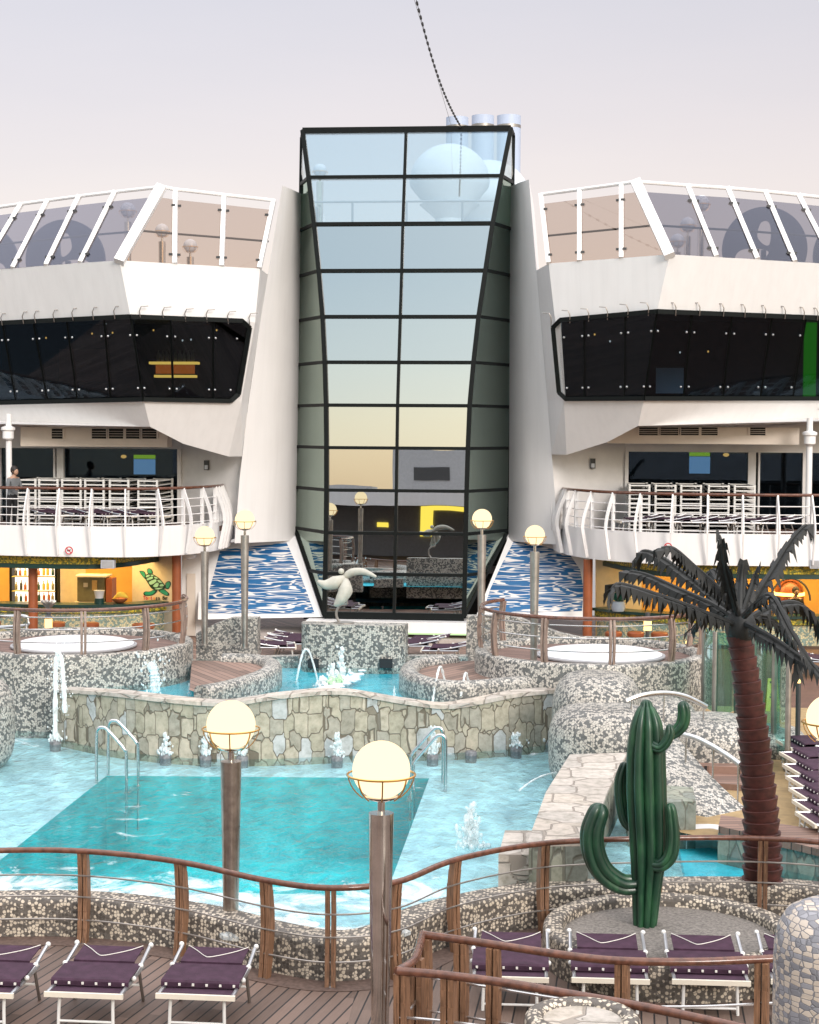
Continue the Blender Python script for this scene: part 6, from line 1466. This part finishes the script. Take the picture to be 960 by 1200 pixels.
# ================================================================ things above and behind
def flat_shape(name, label, center, Rr, holes, Y):
    cu = bpy.data.curves.new('s', 'CURVE'); cu.dimensions = '2D'; cu.fill_mode = 'BOTH'; cu.extrude = .09
    def spl(pts):
        s_ = cu.splines.new('POLY'); s_.points.add(len(pts)-1); s_.use_cyclic_u = True
        for i, p in enumerate(pts): s_.points[i].co = (p[0], p[1], 0, 1)
    spl([(Rr*math.cos(2*math.pi*k/64), Rr*math.sin(2*math.pi*k/64)) for k in range(64)])
    for h in holes:
        q = smooth_path([Vector((x*Rr, y*Rr, 0)) for x, y in h], 6, closed=True); spl([(p.x, p.y) for p in q])
    o = bpy.data.objects.new('s', cu); col.objects.link(o); bpy.context.view_layer.update()
    me = bpy.data.meshes.new_from_object(o.evaluated_get(bpy.context.evaluated_depsgraph_get())); bpy.data.objects.remove(o)
    t = thing('ring_emblem', label, 'emblem', center-Vector((0,0,Rr)), group='dark blue round emblems on the sun deck')
    b = MB(); b.add([(v.co.x, v.co.z, v.co.y+Rr) for v in me.vertices], [list(p.vertices) for p in me.polygons]); b.build('disc', M['ring_blue'], t, off=(0,0,0), smooth=0)
    MB().box((0, .25, Rr*.5), (.14, .14, Rr)).build('strut', M['ring_blue'], t, off=(0,0,0), smooth=0)
HO = [[(-.10,.62),(.08,.66),(.15,.45),(.12,.12),(-.02,.10),(-.18,.30)], [(-.60,-.05),(-.30,.02),(.10,-.05),(-.05,-.30),(-.18,-.62),(-.62,-.60),(-.72,-.30)]]
HOm = [[(-x, y) for x, y in h] for h in HO]
flat_shape('e', 'dark blue round emblem behind the right windscreen panes', at(896, 292, 50), 48*50/2000, HO, 50)
flat_shape('e', 'dark blue round emblem cut by the right frame edge', at(1003, 300, 50), 48*50/2000, HO, 50)
flat_shape('e', 'dark blue round emblem behind the left windscreen panes', at(77, 305, 50), 48*50/2000, HOm, 50)
flat_shape('e', 'dark blue round emblem cut by the left frame edge', at(-22, 308, 50), 46*50/2000, HOm, 50)
for k, (px, py, r_, Y, lb_) in enumerate(((536,138,13,78,'pale blue funnel pipe half hidden by the tower, the leftmost of three'),(566,136,13,74,'middle pale blue funnel pipe behind the tower top'),(596.5,136,13.8,70,'pale blue funnel pipe beside the tower corner, the rightmost of three'))):
    c_ = at(px, py, Y); rr = r_*Y/2000; t = thing('funnel_pipe', lb_, 'funnel', (c_.x, Y, 6), group='funnel pipes behind the tower', world=True)
    MB().lathe(Vector((c_.x, Y, 6)), [(rr,0),(rr,c_.z-6),(rr*.93,c_.z-6),(rr*.9,c_.z-7.5)], 32, cap=False).build('pipe', M['funnel_blue'], t); MB().lathe(Vector((c_.x, Y, c_.z-.5)), [(rr*1.015,0),(rr*1.015,.12)], 32, cap=False).build('band', M['dull_steel'], t)
for (px, py, r_, Y, lb_) in ((527,214,47,64,'large white radome seen through the top tower panes'),(572,236,50,68,'white radome behind the large one, seen through the top tower panes')):
    c_ = at(px, py, Y); rr = r_*Y/2000; t = thing('radome', lb_, 'radome', (c_.x, Y, 8), group='white radomes behind the tower', world=True)
    MB().lathe(c_, [(rr*.45,-rr*.75),(rr*.97,-rr*.12),(rr,0)]+[(rr*math.cos(R(a_)), rr*.95*math.sin(R(a_))) for a_ in range(8, 89, 8)]+[(.01, rr*.95)], 36).build('dome', M['dome_white'], t); MB().lathe(Vector((c_.x, Y, 8)), [(rr*.3,0),(rr*.35,c_.z-8-rr*.9),(rr*.75,c_.z-8-rr*.55)], 20).build('mast', M['dome_white'], t)
t = thing('sun_deck_railing', 'pale sun deck railing seen through the glass tower panes', 'railing', at(470, 262, 52.5), world=True)
zd = at(470, 262, 52.5).z-.3
zt_ = at(470, 236, 52.5).z
MB().tube([Vector((xat(350,52.5),52.5,zt_)), Vector((xat(600,52.5),52.5,zt_))], .035, 8).build('top_rail', M['grey_paint'], t)
for px in (352, 412, 475, 540, 598): MB().tube([Vector((xat(px,52.5),52.5,zd)), Vector((xat(px,52.5),52.5,zt_))], .035, 8).build('post', M['grey_paint'], t)
solo('sun_deck', MB().prism([(xat(345,51),50.9),(xat(605,51),50.9),(xat(640,64),82),(xat(330,64),82)], zd-.15, zd), M['deck_pale'], 'pale sun deck floor running back behind the glass tower', 'deck', smooth=0)
# festoon cable
ca, cb_ = at(478, -40, 40.0), at(541.5, 151, 49.2)
cq = [lerp(ca, cb_, i/40)+Vector((0,0,-.5*math.sin(math.pi*i/40))) for i in range(41)]
t = thing('festoon_cable', 'dark festoon cable of bulbs running up from the tower top', 'cable', cb_, world=True)
MB().tube(cq, .008, 5).build('cable', M['text_dark'], t)
Lc = plen(cq); k = 0
while k*.29 < Lc and k < 100:
    p, tg = along(cq, k*.29); MB().tube([p-tg*.055, p+tg*.055], [.034,.028], 6).build('bulb', M['text_dark'], t); k += 1
t2 = thing('stay_wire', 'thin grey stay wire beside the festoon cable', 'cable', at(528, 151, 49.4), world=True)
MB().tube([at(474, -40, 41), at(530, 151, 49.4)], .006, 5).build('wire', M['grey_paint'], t2)

# ================================================================ the after end of the ship, behind the camera, mirrored in the tower
af = thing('after_deck_house', 'white tiered after deck house facing the glass tower', 'building', (0, -12, 0), world=True)
cv_ = smooth_path([Vector((-26,-9,0)), Vector((-18,-4.5,0)), Vector((-10,-2.2,0)), Vector((0,-1.6,0)), Vector((10,-2.2,0)), Vector((18,-4.5,0)), Vector((26,-9,0))], 6)
MB().sweep(cv_, [(0,3.4),(-.15,3.4),(-.15,5.0),(0,5.0)]).build('curved_bulwark', M['white_paint'], af)
MB().prism([(p.x, p.y-.1) for p in cv_]+[(26,-14),(-26,-14)], 3.6, 3.75).build('upper_deck', M['deck_pale'], af, smooth=0)
MB().box((-7,-14,5.7), (9,4,4.0)).build('wheel_tower', M['hull_grey'], af, smooth=0)
MB().box((4,-15,4.9), (12,4,2.3)).build('upper_house', M['white_matt'], af, smooth=0); MB().box((-19,-15,4.6), (12,4,1.6)).build('lower_house', M['hull_grey'], af, smooth=0)
MB().box((-9,-11.97,6.2), (2.4,.06,.8)).build('window', M['dark_grey'], af, smooth=0)
MB().box((0,-10,1.75), (52,.3,3.5)).build('lounge_front', M['grey_paint'], af, smooth=0)
for x0, x1, z0, z1 in ((-9.5,-6.8,2.95,3.25), (-9.5,-8.7,1.2,2.95), (-12.2,-11.5,1.9,2.2)): MB().box(((x0+x1)/2,-9.8,(z0+z1)/2), (x1-x0,.06,z1-z0)).build('lit_opening', M['lit_yellow'], af, smooth=0)
if not used[0]: bpy.data.objects.remove(proto)
